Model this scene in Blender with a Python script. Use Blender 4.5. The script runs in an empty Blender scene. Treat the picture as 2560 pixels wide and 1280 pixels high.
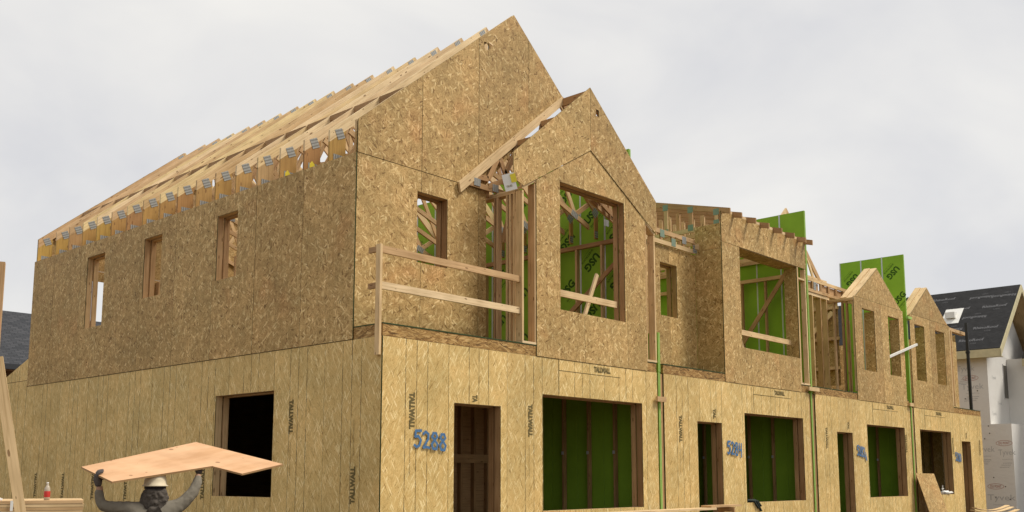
import bpy, bmesh, math, random
from mathutils import Vector, Matrix
R = math.radians
random.seed(7)
sc = bpy.context.scene
col = sc.collection

# ------------------------------------------------------------ camera, sky, sun, exposure
cam_data = bpy.data.cameras.new('camera'); cam = bpy.data.objects.new('camera', cam_data); col.objects.link(cam)
cam.location = (-8.448, -9.968, 1.75)
cam.rotation_euler = (R(90 + 7.73), 0, R(-47.845))
cam_data.sensor_width = 36.0; cam_data.lens = 34.62
cam_data.shift_y = (853.5 - 640) / 2560
cam_data.clip_end = 1500
sc.camera = cam

SUN_EL, SUN_AZ = 54.0, 136.0       # azimuth clockwise from +Y
sun_from = Vector((math.sin(R(SUN_AZ)) * math.cos(R(SUN_EL)), math.cos(R(SUN_AZ)) * math.cos(R(SUN_EL)), math.sin(R(SUN_EL))))
sd = bpy.data.lights.new('sun', 'SUN'); sd.energy = 3.4; sd.angle = R(16.0); sd.color = (1.0, 0.93, 0.82)
so = bpy.data.objects.new('sun', sd); col.objects.link(so)
so.rotation_euler = (-sun_from).to_track_quat('-Z', 'Y').to_euler(); so.location = (20, -20, 30)

world = bpy.data.worlds.new('World'); sc.world = world; world.use_nodes = True
wn = world.node_tree.nodes; wl = world.node_tree.links; wn.clear()
w_out = wn.new('ShaderNodeOutputWorld'); w_bg = wn.new('ShaderNodeBackground'); w_bg.inputs['Strength'].default_value = 0.1
w_sky = wn.new('ShaderNodeTexSky'); w_sky.sky_type = 'NISHITA'; w_sky.sun_disc = False
w_sky.sun_elevation = R(SUN_EL); w_sky.sun_rotation = R(SUN_AZ)
w_tc = wn.new('ShaderNodeTexCoord'); w_map = wn.new('ShaderNodeMapping'); w_map.inputs['Scale'].default_value = (1.0, 1.0, 1.9)
w_map.inputs['Rotation'].default_value = (R(12), R(-14), R(40))
w_n1 = wn.new('ShaderNodeTexNoise'); w_n1.inputs['Scale'].default_value = 2.6; w_n1.inputs['Detail'].default_value = 5; w_n1.inputs['Roughness'].default_value = 0.5
w_n1.inputs['Distortion'].default_value = 0.5
w_r = wn.new('ShaderNodeValToRGB'); e = w_r.color_ramp.elements
e[0].position = 0.35; e[0].color = (0.525, 0.524, 0.537, 1); e[1].position = 0.66; e[1].color = (0.685, 0.668, 0.634, 1)
w_mul = wn.new('ShaderNodeVectorMath'); w_mul.operation = 'SCALE'; w_mul.inputs['Scale'].default_value = 12.5
w_mix = wn.new('ShaderNodeMix'); w_mix.data_type = 'RGBA'; w_mix.inputs['Factor'].default_value = 0.93
wl.new(w_tc.outputs['Generated'], w_map.inputs['Vector']); wl.new(w_map.outputs[0], w_n1.inputs['Vector'])
wl.new(w_n1.outputs['Fac'], w_r.inputs['Fac']); wl.new(w_r.outputs['Color'], w_mul.inputs[0])
wl.new(w_sky.outputs['Color'], w_mix.inputs['A']); wl.new(w_mul.outputs[0], w_mix.inputs['B'])
wl.new(w_mix.outputs['Result'], w_bg.inputs['Color']); wl.new(w_bg.outputs[0], w_out.inputs['Surface'])

sc.view_settings.view_transform = 'Standard'; sc.view_settings.look = 'None'
sc.view_settings.exposure = 0.15; sc.view_settings.gamma = 1.0; sc.view_settings.use_curve_mapping = False
sc.cycles.max_bounces = 8

# ------------------------------------------------------------ materials
class NT:
    def __init__(s, name):
        s.m = bpy.data.materials.new(name); s.m.use_nodes = True
        s.n = s.m.node_tree.nodes; s.l = s.m.node_tree.links
        s.b = s.n['Principled BSDF']
    def new(s, t, **k):
        n = s.n.new(t)
        for a, v in k.items(): setattr(n, a, v)
        return n
    def put(s, sock, v):
        if isinstance(v, bpy.types.NodeSocket): s.l.new(v, sock)
        else: sock.default_value = v
    def math(s, op, a, b=0.0, c=None):
        n = s.new('ShaderNodeMath', operation=op); s.put(n.inputs[0], a); s.put(n.inputs[1], b)
        if c is not None: s.put(n.inputs[2], c)
        return n.outputs[0]
    def vec(s, op, a, b=(0, 0, 0)):
        n = s.new('ShaderNodeVectorMath', operation=op); s.put(n.inputs[0], a); s.put(n.inputs[1], b); return n.outputs[0]
    def mixc(s, f, a, b, blend='MIX'):
        n = s.new('ShaderNodeMix', data_type='RGBA', blend_type=blend)
        s.put(n.inputs['Factor'], f)
        s.put(n.inputs['A'], a if isinstance(a, bpy.types.NodeSocket) else (*a, 1)); s.put(n.inputs['B'], b if isinstance(b, bpy.types.NodeSocket) else (*b, 1))
        return n.outputs['Result']
    def mixf(s, f, a, b):
        n = s.new('ShaderNodeMix', data_type='FLOAT'); s.put(n.inputs['Factor'], f); s.put(n.inputs['A'], a); s.put(n.inputs['B'], b); return n.outputs['Result']
    def uv(s): return s.new('ShaderNodeUVMap', uv_map='UVMap').outputs[0]
    def rand(s): return s.new('ShaderNodeObjectInfo').outputs['Random']
    def noise(s, v, scale, detail=3, rough=0.5, dim='3D', out='Fac'):
        n = s.new('ShaderNodeTexNoise', noise_dimensions=dim); s.put(n.inputs['Vector'], v)
        n.inputs['Scale'].default_value = scale; n.inputs['Detail'].default_value = detail; n.inputs['Roughness'].default_value = rough
        return n.outputs[out]
    def ramp(s, f, stops, interp='LINEAR'):
        n = s.new('ShaderNodeValToRGB'); n.color_ramp.interpolation = interp; s.put(n.inputs[0], f)
        el = n.color_ramp.elements
        while len(el) < len(stops): el.new(0.5)
        for k, (p, c) in enumerate(stops): el[k].position = p; el[k].color = (*c, 1) if len(c) == 3 else c
        return n.outputs['Color']
    def bump(s, h, strength, dist):
        n = s.new('ShaderNodeBump'); n.inputs['Strength'].default_value = strength; n.inputs['Distance'].default_value = dist
        s.put(n.inputs['Height'], h); s.l.new(n.outputs[0], s.b.inputs['Normal'])
    def out(s, colr, rough=0.7, spec=0.3, metal=0.0):
        s.put(s.b.inputs['Base Color'], colr if isinstance(colr, bpy.types.NodeSocket) else (*colr, 1))
        s.put(s.b.inputs['Roughness'], rough); s.b.inputs['Specular IOR Level'].default_value = spec; s.b.inputs['Metallic'].default_value = metal
        return s.m

def offset_uv(t, k=(53.1, 91.7, 0)):
    r = t.rand(); uv = t.uv()
    sv = t.new('ShaderNodeCombineXYZ'); t.put(sv.inputs[0], t.math('MULTIPLY', r, k[0])); t.put(sv.inputs[1], t.math('MULTIPLY', r, k[1]))
    return uv, t.vec('ADD', uv, sv.outputs[0]), r

def mat_osb(name, base, flake, ln, wd, angs, fl, fw, fangs, thr, line=0.0, stain=0.0, tint=0.1, mid=.12):
    """fine strands (ln x wd) under sparse larger flakes (fl x fw, kept where their random value exceeds thr)"""
    t = NT(name); uv, p, rnd = offset_uv(t)
    d = t.vec('SUBTRACT', t.noise(p, 14.0, 2, dim='2D', out='Color'), (0.5, 0.5, 0.5))
    p2 = t.vec('ADD', p, t.vec('MULTIPLY', d, (0.006, 0.006, 0)))
    def layers(angs, ln, wd, o):
        bp = bv = None
        for k, a in enumerate(angs):
            vr = t.new('ShaderNodeVectorRotate', rotation_type='Z_AXIS'); t.put(vr.inputs['Vector'], p2); vr.inputs['Angle'].default_value = R(-a)
            q = t.vec('ADD', t.vec('MULTIPLY', vr.outputs[0], (1 / ln, 1 / wd, 0)), (17.3 * k + o, 5.9 * k + o, 0))
            vo = t.new('ShaderNodeTexVoronoi', voronoi_dimensions='2D', feature='F1'); t.put(vo.inputs['Vector'], q); vo.inputs['Scale'].default_value = 1.0
            se = t.new('ShaderNodeSeparateColor'); t.l.new(vo.outputs['Color'], se.inputs[0])
            if bp is None: bp, bv = se.outputs[0], se.outputs[1]
            else:
                c = t.math('GREATER_THAN', se.outputs[0], bp)
                bv = t.mixf(c, bv, se.outputs[1]); bp = t.math('MAXIMUM', bp, se.outputs[0])
        return bp, bv
    b1, v1 = layers(angs, ln, wd, 0.0); b2, v2 = layers(fangs, fl, fw, 3.7)
    c = t.ramp(v1, base)
    c = t.mixc(t.math('GREATER_THAN', b2, thr), c, t.ramp(v2, flake))
    big = t.noise(p, 1.1, 4, dim='2D')
    c = t.mixc(1.0, c, t.ramp(big, [(0.25, (0.86, 0.87, 0.84)), (0.5, (1.0, 1.0, .98)), (0.75, (1.12, 1.09, 1.07))]), 'MULTIPLY')
    mn = t.noise(t.vec('ADD', p, (13, 3, 0)), 7.0, 3, dim='2D')
    c = t.mixc(1.0, c, t.ramp(mn, [(0.3, (1 - mid, 1 - mid, 1 - mid * 1.4)), (0.7, (1 + mid,) * 3)]), 'MULTIPLY')
    c = t.mixc(1.0, c, t.ramp(rnd, [(0, (1 - tint, 1 - tint * 1.1, 1 - tint * 1.3)), (.5, (1.0, .985, .95)), (1, (1 + tint * .7, 1 + tint * .7, 1 + tint * .6))]), 'MULTIPLY')
    fine = t.noise(p, 190.0, 2, dim='2D')
    c = t.mixc(1.0, c, t.ramp(fine, [(0.3, (0.80, 0.78, 0.74)), (0.7, (1.14, 1.14, 1.14))]), 'MULTIPLY')
    if stain:
        s = t.math('MULTIPLY', t.ramp(t.noise(t.vec('ADD', p, (31, 7, 0)), 1.1, 2, dim='2D'), [(0.62, (0, 0, 0)), (0.75, (1, 1, 1))]), stain)
        c = t.mixc(s, c, t.mixc(1.0, c, (1.02, 0.74, 0.64), 'MULTIPLY'))
    if line:
        sx = t.new('ShaderNodeSeparateXYZ'); t.l.new(uv, sx.inputs[0])
        m = t.math('FLOORED_MODULO', sx.outputs[0], 1.22); tot = None
        for a in (0.41, 0.612, 0.815):
            g = t.math('LESS_THAN', t.math('ABSOLUTE', t.math('SUBTRACT', m, a)), 0.0068)
            tot = g if tot is None else t.math('MAXIMUM', tot, g)
        br = t.ramp(t.noise(p, 5.0, 4, 0.7, dim='2D'), [(0.36, (0.25, 0.25, 0.25)), (0.6, (1, 1, 1))])
        c = t.mixc(t.math('MULTIPLY', t.math('MULTIPLY', tot, br), line), c, (0.07, 0.05, 0.015))
    # nail heads in rows and damp foot
    t.bump(b1, 0.3, 0.003)
    return t.out(c, 0.62, 0.25)

V = lambda h: tuple(((int(h[i:i + 2], 16) / 255) ** 2.2) for i in (0, 2, 4))
M = {}
M['osb_pale'] = mat_osb('osb_pale', [(0.0, (.40, .26, .085)), (0.12, (.555, .382, .146)), (0.5, (.615, .435, .178)), (0.85, (.655, .475, .205)), (1.0, (.73, .55, .265))],
    [(0.0, (.33, .21, .065)), (.08, (.47, .325, .12)), (.25, (.65, .485, .215)), (.6, (.74, .58, .285)), (1.0, (.86, .71, .41))], .06, .0075, (60, 95, 130, 30), .10, .012, (56, 68, 118), .91, line=0.95, tint=.08, mid=.05)
M['osb_tan'] = mat_osb('osb_tan', [(0.0, (.235, .138, .048)), (0.15, (.36, .228, .088)), (0.5, (.435, .288, .118)), (0.85, (.49, .334, .145)), (1.0, (.56, .395, .185))],
    [(0.0, (.19, .108, .034)), (.2, (.33, .20, .075)), (.35, (.50, .34, .15)), (.7, (.585, .42, .20)), (1.0, (.71, .55, .30))], .045, .0085, (15, 60, 105, 150),   .066, .020, (30, 85, 140), .905, line=0.2, stain=.35, tint=.15, mid=.12)
M['osb_rim'] = mat_osb('osb_rim', [(0.0, (.12, .055, .015)), (0.15, (.22, .115, .032)), (0.5, (.33, .19, .062)), (0.85, (.42, .26, .098)), (1.0, (.50, .33, .14))],
    [(0.0, (.10, .05, .012)), (.5, (.36, .21, .075)), (1.0, (.55, .37, .16))], .08, .010, (0, 12, 168, 35), .10, .02, (5, 160), .85, tint=.1)

def mat_lumber(name, cols, tint=1.0):
    t = NT(name); uv, p, rnd = offset_uv(t)
    g = t.noise(t.vec('MULTIPLY', p, (1.6, 42.0, 0)), 1.0, 4, 0.62, dim='2D')
    base = t.ramp(rnd, [(i / (len(cols) - 1), c) for i, c in enumerate(cols)])
    c = t.mixc(1.0, base, t.ramp(g, [(0.25, (.72, .66, .58)), (0.5, (1, 1, 1)), (0.8, (1.12, 1.12, 1.1))]), 'MULTIPLY')
    vo = t.new('ShaderNodeTexVoronoi', voronoi_dimensions='2D', feature='F1'); t.put(vo.inputs['Vector'], t.vec('MULTIPLY', p, (7.0, 22.0, 0))); vo.inputs['Scale'].default_value = 1.0
    se = t.new('ShaderNodeSeparateColor'); t.l.new(vo.outputs['Color'], se.inputs[0])
    kn = t.math('MULTIPLY', t.math('LESS_THAN', vo.outputs['Distance'], t.math('MULTIPLY', se.outputs[0], 0.28)), t.math('GREATER_THAN', se.outputs[1], 0.88))
    c = t.mixc(t.math('MULTIPLY', kn, .75), c, (.16, .075, .025))
    big = t.noise(p, 2.0, 2, dim='2D')
    c = t.mixc(1.0, c, t.ramp(big, [(0.3, (.86, .84, .8)), (0.7, (1.08, 1.08, 1.08))]), 'MULTIPLY')
    t.bump(g, 0.12, 0.002)
    return t.out(c, 0.66, 0.25)
M['lumber'] = mat_lumber('lumber', [(.60, .42, .22), (.52, .33, .165), (.66, .49, .27), (.46, .28, .14), (.63, .44, .24)])
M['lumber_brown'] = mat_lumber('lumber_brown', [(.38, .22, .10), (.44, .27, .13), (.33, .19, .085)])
M['lumber_pale'] = mat_lumber('lumber_pale', [(.70, .53, .31), (.66, .47, .25), (.74, .57, .35)])
M['heel'] = mat_lumber('heel_block', [(.44, .27, .085), (.36, .19, .07), (.46, .30, .075), (.36, .19, .075), (.50, .35, .17), (.42, .25, .08)])
def mat_ply():
    t = NT('plywood'); uv = t.uv()
    g = t.noise(t.vec('MULTIPLY', uv, (1.2, 9.0, 0)), 1.0, 5, .65, dim='2D'); bl = t.noise(uv, 3.0, 3, .5, dim='2D')
    c = t.ramp(g, [(.3, (.52, .30, .155)), (.5, (.60, .365, .205)), (.75, (.64, .41, .24))])
    c = t.mixc(1.0, c, t.ramp(bl, [(.3, (.9, .88, .86)), (.7, (1.08, 1.09, 1.1))]), 'MULTIPLY')
    vo = t.new('ShaderNodeTexVoronoi', voronoi_dimensions='2D', feature='F1'); t.put(vo.inputs['Vector'], t.vec('MULTIPLY', uv, (5.0, 11.0, 0))); vo.inputs['Scale'].default_value = 1.0
    se = t.new('ShaderNodeSeparateColor'); t.l.new(vo.outputs['Color'], se.inputs[0])
    kn = t.math('MULTIPLY', t.math('LESS_THAN', vo.outputs['Distance'], t.math('MULTIPLY', se.outputs[0], 0.11)), t.math('GREATER_THAN', se.outputs[1], 0.7))
    c = t.mixc(t.math('MULTIPLY', kn, .7), c, (.20, .09, .04))
    return t.out(c, .7, .2)
M['plywood'] = mat_ply()
M['chord'] = mat_lumber('chord_lumber', [(.76, .60, .36), (.56, .38, .19), (.80, .64, .40), (.60, .40, .22), (.74, .59, .31), (.52, .34, .18), (.78, .62, .38)])

def mat_simple(name, c, rough=0.7, spec=0.3, metal=0.0, var=0.12, vs=6.0, bump=0.0, bs=20.0, bd=0.01):
    t = NT(name); co = t.new('ShaderNodeTexCoord').outputs['Object']
    n = t.noise(co, vs, 4, .6)
    cc = t.mixc(1.0, c, t.ramp(n, [(0.25, (1 - var,) * 3), (0.75, (1 + var,) * 3)]), 'MULTIPLY')
    if bump: t.bump(t.noise(co, bs, 4, .6), bump, bd)
    return t.out(cc, rough, spec, metal)

def mat_plate():
    t = NT('galvanised_plate'); uv = t.uv()
    sx = t.new('ShaderNodeSeparateXYZ'); t.l.new(uv, sx.inputs[0])
    w = t.math('SINE', t.math('MULTIPLY', sx.outputs[0], 2 * math.pi / .045))
    c = t.ramp(t.math('MULTIPLY_ADD', w, .5, .5), [(0.2, (.20, .20, .19)), (0.6, (.34, .35, .335))])
    c = t.mixc(1.0, c, t.ramp(t.noise(uv, 40, 3), [(0.3, (.8, .8, .8)), (0.7, (1.15, 1.15, 1.15))]), 'MULTIPLY')
    return t.out(c, 0.5, 0.4, 0.25)
M['plate'] = mat_plate()
M['plate_green'] = mat_simple('green_coated_plate', (.20, .27, .20), .5, .4, .2)
M['green'] = mat_simple('green_gypsum_face', (.23, .415, .033), .75, .2, var=.09, vs=2.5)
M['green_edge'] = mat_simple('green_gypsum_edge', (.34, .52, .14), .75, .2, var=.1)
M['seal'] = mat_simple('green_sealed_edge', (.035, .06, .022), .8, .2, var=.25)
M['steel'] = mat_simple('galvanised_steel', (.50, .53, .54), .45, .5, .35)
M['print'] = mat_simple('stamp_ink', (.155, .12, .052), .85, .1, var=.5, vs=38)
M['print_fine'] = mat_simple('fine_stamp_ink', (.25, .19, .085), .85, .1, var=.4, vs=38)
M['print_green'] = mat_simple('dark_ink_on_green', (.04, .095, .014), .8, .1, var=.2, vs=20)
M['spray'] = mat_simple('blue_spray_paint', (.072, .165, .32), .7, .2, var=.3, vs=30)
def mat_over():
    t = NT('blue_overspray'); co = t.new('ShaderNodeTexCoord').outputs['Object']
    t.out((.10, .20, .34), .8, .1)
    t.put(t.b.inputs['Alpha'], t.ramp(t.noise(co, 55, 4, .7), [(.4, (0, 0, 0)), (.75, (.2, .2, .2))])); return t.m
M['overspray'] = mat_over()
M['concrete'] = mat_simple('concrete', (.20, .185, .16), .85, .2, var=.15, vs=3, bump=.2)
M['dim_floor'] = mat_simple('dimmed_slab', (.10, .085, .065), .9, .1, var=.3, vs=2)  # concrete colour darkened so the sunlit floor bounces less light into the rooms
M['dark_metal'] = mat_simple('black_metal', (.02, .02, .02), .5, .4)
M['white'] = mat_simple('white_plastic', (.75, .74, .70), .6, .3, var=.05)
M['yellow'] = mat_simple('yellow_plastic', (.72, .60, .05), .6, .3, var=.1)
M['hat'] = mat_simple('hard_hat_plastic', (.58, .50, .35), .6, .25, var=.06)
M['shirt'] = mat_simple('grey_shirt_cloth', (.19, .17, .135), .95, .05, var=.12, vs=9, bump=.25, bs=18, bd=.015)
M['vest'] = mat_simple('dark_vest_cloth', (.032, .026, .026), .9, .1, var=.3, vs=14, bump=.5, bs=30, bd=.015)
M['hood'] = mat_simple('dark_grey_hood_cloth', (.085, .073, .062), .92, .1, var=.45, vs=22, bump=.6, bs=24, bd=.02)
M['glove'] = mat_simple('grey_work_glove', (.10, .085, .08), .85, .2, var=.3, vs=30)
M['skin'] = mat_simple('skin', (.36, .21, .14), .6, .3)
M['trouser'] = mat_simple('dark_trousers', (.05, .055, .07), .9, .1)
M['cloth_dark'] = mat_simple('dark_green_cloth', (.035, .045, .04), .9, .1, var=.4, vs=25, bump=.6, bs=30)
M['film'] = mat_simple('clear_bottle', (.42, .36, .28), .2, .5)
M['red'] = mat_simple('red_label', (.45, .03, .025), .5, .4)
M['tyvek'] = mat_simple('white_housewrap', (.66, .645, .61), .6, .3, var=.04, vs=.8, bump=.35, bs=2.5, bd=.06)
M['tyvek_ink'] = mat_simple('grey_wrap_ink', (.44, .44, .43), .7, .2)
M['tyvek_ink_dark'] = mat_simple('dark_wrap_ink', (.20, .2, .2), .7, .2)
M['tyvek_red'] = mat_simple('faded_red_ink', (.42, .22, .19), .7, .2)
M['underlay'] = mat_simple('black_roof_underlayment', (.017, .017, .018), .7, .2, var=.35, vs=5, bump=.5, bs=4, bd=.05)
M['underlay_ink'] = mat_simple('grey_underlay_ink', (.12, .12, .125), .6, .3, var=.3, vs=12)
M['fascia'] = mat_simple('primed_fascia', (.52, .46, .28), .7, .3)
M['siding'] = mat_simple('brown_siding', (.16, .085, .045), .8, .2)
M['glass_dark'] = mat_simple('dark_window', (.05, .045, .035), .3, .5)

def mat_shingle():
    t = NT('dark_shingles'); uv = t.uv()
    br = t.new('ShaderNodeTexBrick'); t.put(br.inputs['Vector'], uv); br.inputs['Scale'].default_value = 1.0
    br.inputs['Color1'].default_value = (.035, .038, .043, 1); br.inputs['Color2'].default_value = (.062, .064, .07, 1); br.inputs['Mortar'].default_value = (.02, .02, .025, 1)
    br.inputs['Mortar Size'].default_value = .012; br.inputs['Brick Width'].default_value = .32; br.inputs['Row Height'].default_value = .15
    return t.out(br.outputs['Color'], .85, .2)
M['shingle'] = mat_shingle()

def mat_ground():
    t = NT('dirt'); co = t.new('ShaderNodeTexCoord').outputs['Object']
    c = t.ramp(t.noise(co, .35, 6, .65), [(0.3, (.095, .072, .047)), (0.55, (.14, .108, .072)), (0.75, (.18, .145, .10))])
    c = t.mixc(1.0, c, t.ramp(t.noise(co, 6, 5, .7), [(0.3, (.8, .8, .8)), (0.7, (1.15, 1.15, 1.15))]), 'MULTIPLY')
    t.bump(t.noise(co, 4, 6, .7), .6, .06)
    return t.out(c, .95, .1)
M['dirt'] = mat_ground()

# ------------------------------------------------------------ builders
WM = {}
cache = {}
def add(name, mesh, parent=None, mw=None):
    o = bpy.data.objects.new(name, mesh); col.objects.link(o)
    mw = mw or Matrix.Identity(4)
    if parent is not None:
        o.parent = parent; o.matrix_parent_inverse = Matrix.Identity(4)
        o.matrix_basis = WM[parent].inverted() @ mw
    else: o.matrix_basis = mw
    WM[o] = mw.copy()
    return o
def thing(name, label, cat, loc, group=None):
    o = add(name, None, None, Matrix.Translation(loc)); o.empty_display_size = .3
    return tag(o, label, cat, group)
def tag(o, label, cat, group=None):
    o['label'] = label; o['category'] = cat
    if group: o['group'] = group
    return o
def tr(x, y, z): return Matrix.Translation((x, y, z))
def mesh_of(verts, faces, uvs, mats, fm=None):
    me = bpy.data.meshes.new('m'); me.from_pydata([tuple(v) for v in verts], [], faces)
    ul = me.uv_layers.new(name='UVMap'); k = 0
    for f in uvs:
        for c in f: ul.data[k].uv = c; k += 1
    for m in mats: me.materials.append(m)
    if fm: me.polygons.foreach_set('material_index', fm)
    me.update(); return me
def box_mesh(sx, sy, sz, mat, end=None):
    """box from the origin; UV u runs along the longest side"""
    key = ('box', round(sx, 4), round(sy, 4), round(sz, 4), mat, end)
    if key in cache: return cache[key]
    s = (sx, sy, sz); L = max(range(3), key=lambda i: s[i])
    v = [(x * sx, y * sy, z * sz) for x in (0, 1) for y in (0, 1) for z in (0, 1)]
    F = [(0, 1, 3, 2), (4, 6, 7, 5), (0, 4, 5, 1), (2, 3, 7, 6), (0, 2, 6, 4), (1, 5, 7, 3)]
    ax = [0, 0, 1, 1, 2, 2]; uvs = []; fm = []
    for f, a in zip(F, ax):
        o = [i for i in range(3) if i != a]
        if a != L and o[1] == L: o = o[::-1]
        uvs.append([(v[i][o[0]], v[i][o[1]] + .37 * a) for i in f]); fm.append(1 if (end and a == L) else 0)
    me = mesh_of(v, F, uvs, [M[mat]] + ([M[end]] if end else []), fm); cache[key] = me; return me
def box(name, lo, hi, mat, parent, end=None):
    return add(name, box_mesh(hi[0] - lo[0], hi[1] - lo[1], hi[2] - lo[2], mat, end), parent, tr(*lo))
def beam(name, p0, p1, w, d, mat, parent, side=(0, 1, 0), jit=0.0):
    """member centred on p0->p1: w along 'side', d across"""
    p0 = Vector(p0); p1 = Vector(p1); x = (p1 - p0); L = x.length; x.normalize(); s = Vector(side); s = (s - x * s.dot(x)).normalized(); n = x.cross(s)
    mw = Matrix((( x.x, s.x, n.x, 0), (x.y, s.y, n.y, 0), (x.z, s.z, n.z, 0), (0, 0, 0, 1)))
    mw = tr(*p0) @ mw @ tr(0, -w / 2, -d / 2)
    return add(name, box_mesh(L, w, d, mat), parent, mw)
def prism_mesh(polys, axis, a0, a1, mats, u0=0.0, grain=None, key=None):
    """outline polygons (2-D) extruded along axis 'x' or 'y'; outline coords are (y,z) or (x,z)"""
    if key and key in cache: return cache[key]
    vs, fs, uvs, fm = [], [], [], []
    put = (lambda a, q: (a, q[0], q[1])) if axis == 'x' else (lambda a, q: (q[0], a, q[1]))
    if grain:
        gx, gy = grain; gl = math.hypot(gx, gy); gx, gy = gx / gl, gy / gl
        tu = lambda q: (q[0] * gx + q[1] * gy, -q[0] * gy + q[1] * gx)
    else: tu = lambda q: (q[0] - u0, q[1])
    for poly in polys:
        area = sum(poly[i][0] * poly[(i + 1) % len(poly)][1] - poly[(i + 1) % len(poly)][0] * poly[i][1] for i in range(len(poly)))
        if area < 0: poly = poly[::-1]
        n = len(poly); b = len(vs)
        vs += [put(a0, q) for q in poly] + [put(a1, q) for q in poly]
        A = [b + i for i in range(n)]; B = [b + n + i for i in range(n)]
        # counter-clockwise (x,z) outline: face at a0 of axis y looks -y; for axis x (y,z) the face at a1 looks +x
        if axis == 'y': f0, f1 = A, B[::-1]
        else: f0, f1 = A[::-1], B
        for f in (f0, f1):
            fs.append(f); uvs.append([tu(poly[(i - b) % n]) for i in f]); fm.append(0)
        for i in range(n):
            j = (i + 1) % n; L = math.hypot(poly[j][0] - poly[i][0], poly[j][1] - poly[i][1])
            q = [A[i], B[i], B[j], A[j]] if axis == 'y' else [A[i], A[j], B[j], B[i]]
            fs.append(q)
            uvs.append([(0, 0), (0, a1 - a0), (L, a1 - a0), (L, 0)] if axis == 'y' else [(0, 0), (L, 0), (L, a1 - a0), (0, a1 - a0)])
            fm.append(1 if len(mats) > 1 else 0)
    me = mesh_of(vs, fs, uvs, [M[m] for m in mats], fm)
    if key: cache[key] = me
    return me
def clip(poly, a, c, sgn):
    """keep the part of poly with sgn*(coord a) <= sgn*c"""
    out = []
    for i in range(len(poly)):
        p, q = poly[i], poly[(i + 1) % len(poly)]; ip = sgn * p[a] <= sgn * c + 1e-9; iq = sgn * q[a] <= sgn * c + 1e-9
        if ip: out.append(p)
        if ip != iq:
            t = (c - p[a]) / (q[a] - p[a]); out.append(tuple(p[k] + t * (q[k] - p[k]) for k in (0, 1)))
    return out
def wall(parent, axis, face, th, outline, holes, mat, seams=None, u0=0.0, hseams=(), name='osb_panel', gap=.0028):
    """sheathing: convex outline cut into one panel per seam column; openings taken out.  face = outer plane, th signed depth inwards"""
    lo = min(p[0] for p in outline); hi = max(p[0] for p in outline); zl = min(p[1] for p in outline); zh = max(p[1] for p in outline)
    if seams is None:
        k = math.ceil((lo - u0) / 1.22 + .02); seams = []
        while u0 + k * 1.22 < hi - .03: seams.append(u0 + k * 1.22); k += 1
    xs = [lo] + [s for s in seams if lo < s < hi] + [hi]; zs = [zl] + list(hseams) + [zh]; made = []
    for i in range(len(xs) - 1):
        for j in range(len(zs) - 1):
            x0 = xs[i] + (gap if i else 0); x1 = xs[i + 1] - (gap if i < len(xs) - 2 else 0)
            z0 = zs[j] + (gap if j else 0); z1 = zs[j + 1] - (gap if j < len(zs) - 2 else 0)
            p = clip(clip(clip(clip(outline, 0, x0, -1), 0, x1, 1), 1, z0, -1), 1, z1, 1)
            polys = [p] if len(p) > 2 else []
            for (h0, h1, g0, g1) in holes:
                nxt = []
                for q in polys:
                    mid = clip(clip(q, 0, h0, -1), 0, h1, 1)
                    for r in (clip(q, 0, h0, 1), clip(q, 0, h1, -1), clip(mid, 1, g0, 1) if mid else [], clip(mid, 1, g1, -1) if mid else []):
                        if len(r) > 2 and max(a[0] for a in r) - min(a[0] for a in r) > 1e-4 and max(a[1] for a in r) - min(a[1] for a in r) > 1e-4: nxt.append(r)
                polys = nxt
            groups = []
            for q in polys:
                bb = (min(v[0] for v in q), max(v[0] for v in q), min(v[1] for v in q), max(v[1] for v in q))
                hit = [g_ for g_ in groups if any(bb[0] <= c[1] + 1e-6 and c[0] <= bb[1] + 1e-6 and bb[2] <= c[3] + 1e-6 and c[2] <= bb[3] + 1e-6 for _, c in g_)]
                new = [(q, bb)]
                for g_ in hit: new += g_; groups.remove(g_)
                groups.append(new)
            for g_ in groups:
                a0, a1 = sorted((face, face + th))
                jt = random.uniform(-.0012, .0012); made.append(add(name, prism_mesh([q for q, _ in g_], axis, a0, a1, [mat, 'seal'], u0), parent, tr(jt, 0, 0) if axis == 'x' else tr(0, jt, 0)))
    return made
txt = {}
def text_mesh(body, bold, mat):
    key = (body, bold, mat)
    if key in txt: return txt[key]
    cu = bpy.data.curves.new('t', 'FONT'); cu.body = body; cu.offset = bold; cu.resolution_u = 2; cu.size = 1
    ob = bpy.data.objects.new('t', cu); col.objects.link(ob); bpy.context.view_layer.update()
    me = bpy.data.meshes.new_from_object(ob.evaluated_get(bpy.context.evaluated_depsgraph_get()))
    bpy.data.objects.remove(ob)
    xs = [v.co.x for v in me.vertices]; ys = [v.co.y for v in me.vertices]; x0, x1, y0, y1 = min(xs), max(xs), min(ys), max(ys)
    for v in me.vertices: v.co = ((v.co.x - x0) / (x1 - x0) - .5, (v.co.y - y0) / (y1 - y0) - .5, 0)
    me.materials.clear(); me.materials.append(M[mat]); txt[key] = me; return me
def text(name, body, centre, rt, up, w, h, mat, parent, bold=0.02):
    rt = Vector(rt).normalized(); up = Vector(up); up = (up - rt * up.dot(rt)).normalized(); n = rt.cross(up)
    mw = tr(*centre) @ Matrix(((rt.x * w, up.x * h, n.x, 0), (rt.y * w, up.y * h, n.y, 0), (rt.z * w, up.z * h, n.z, 0), (0, 0, 0, 1)))
    return add(name, text_mesh(body, bold, mat), parent, mw)
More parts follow.
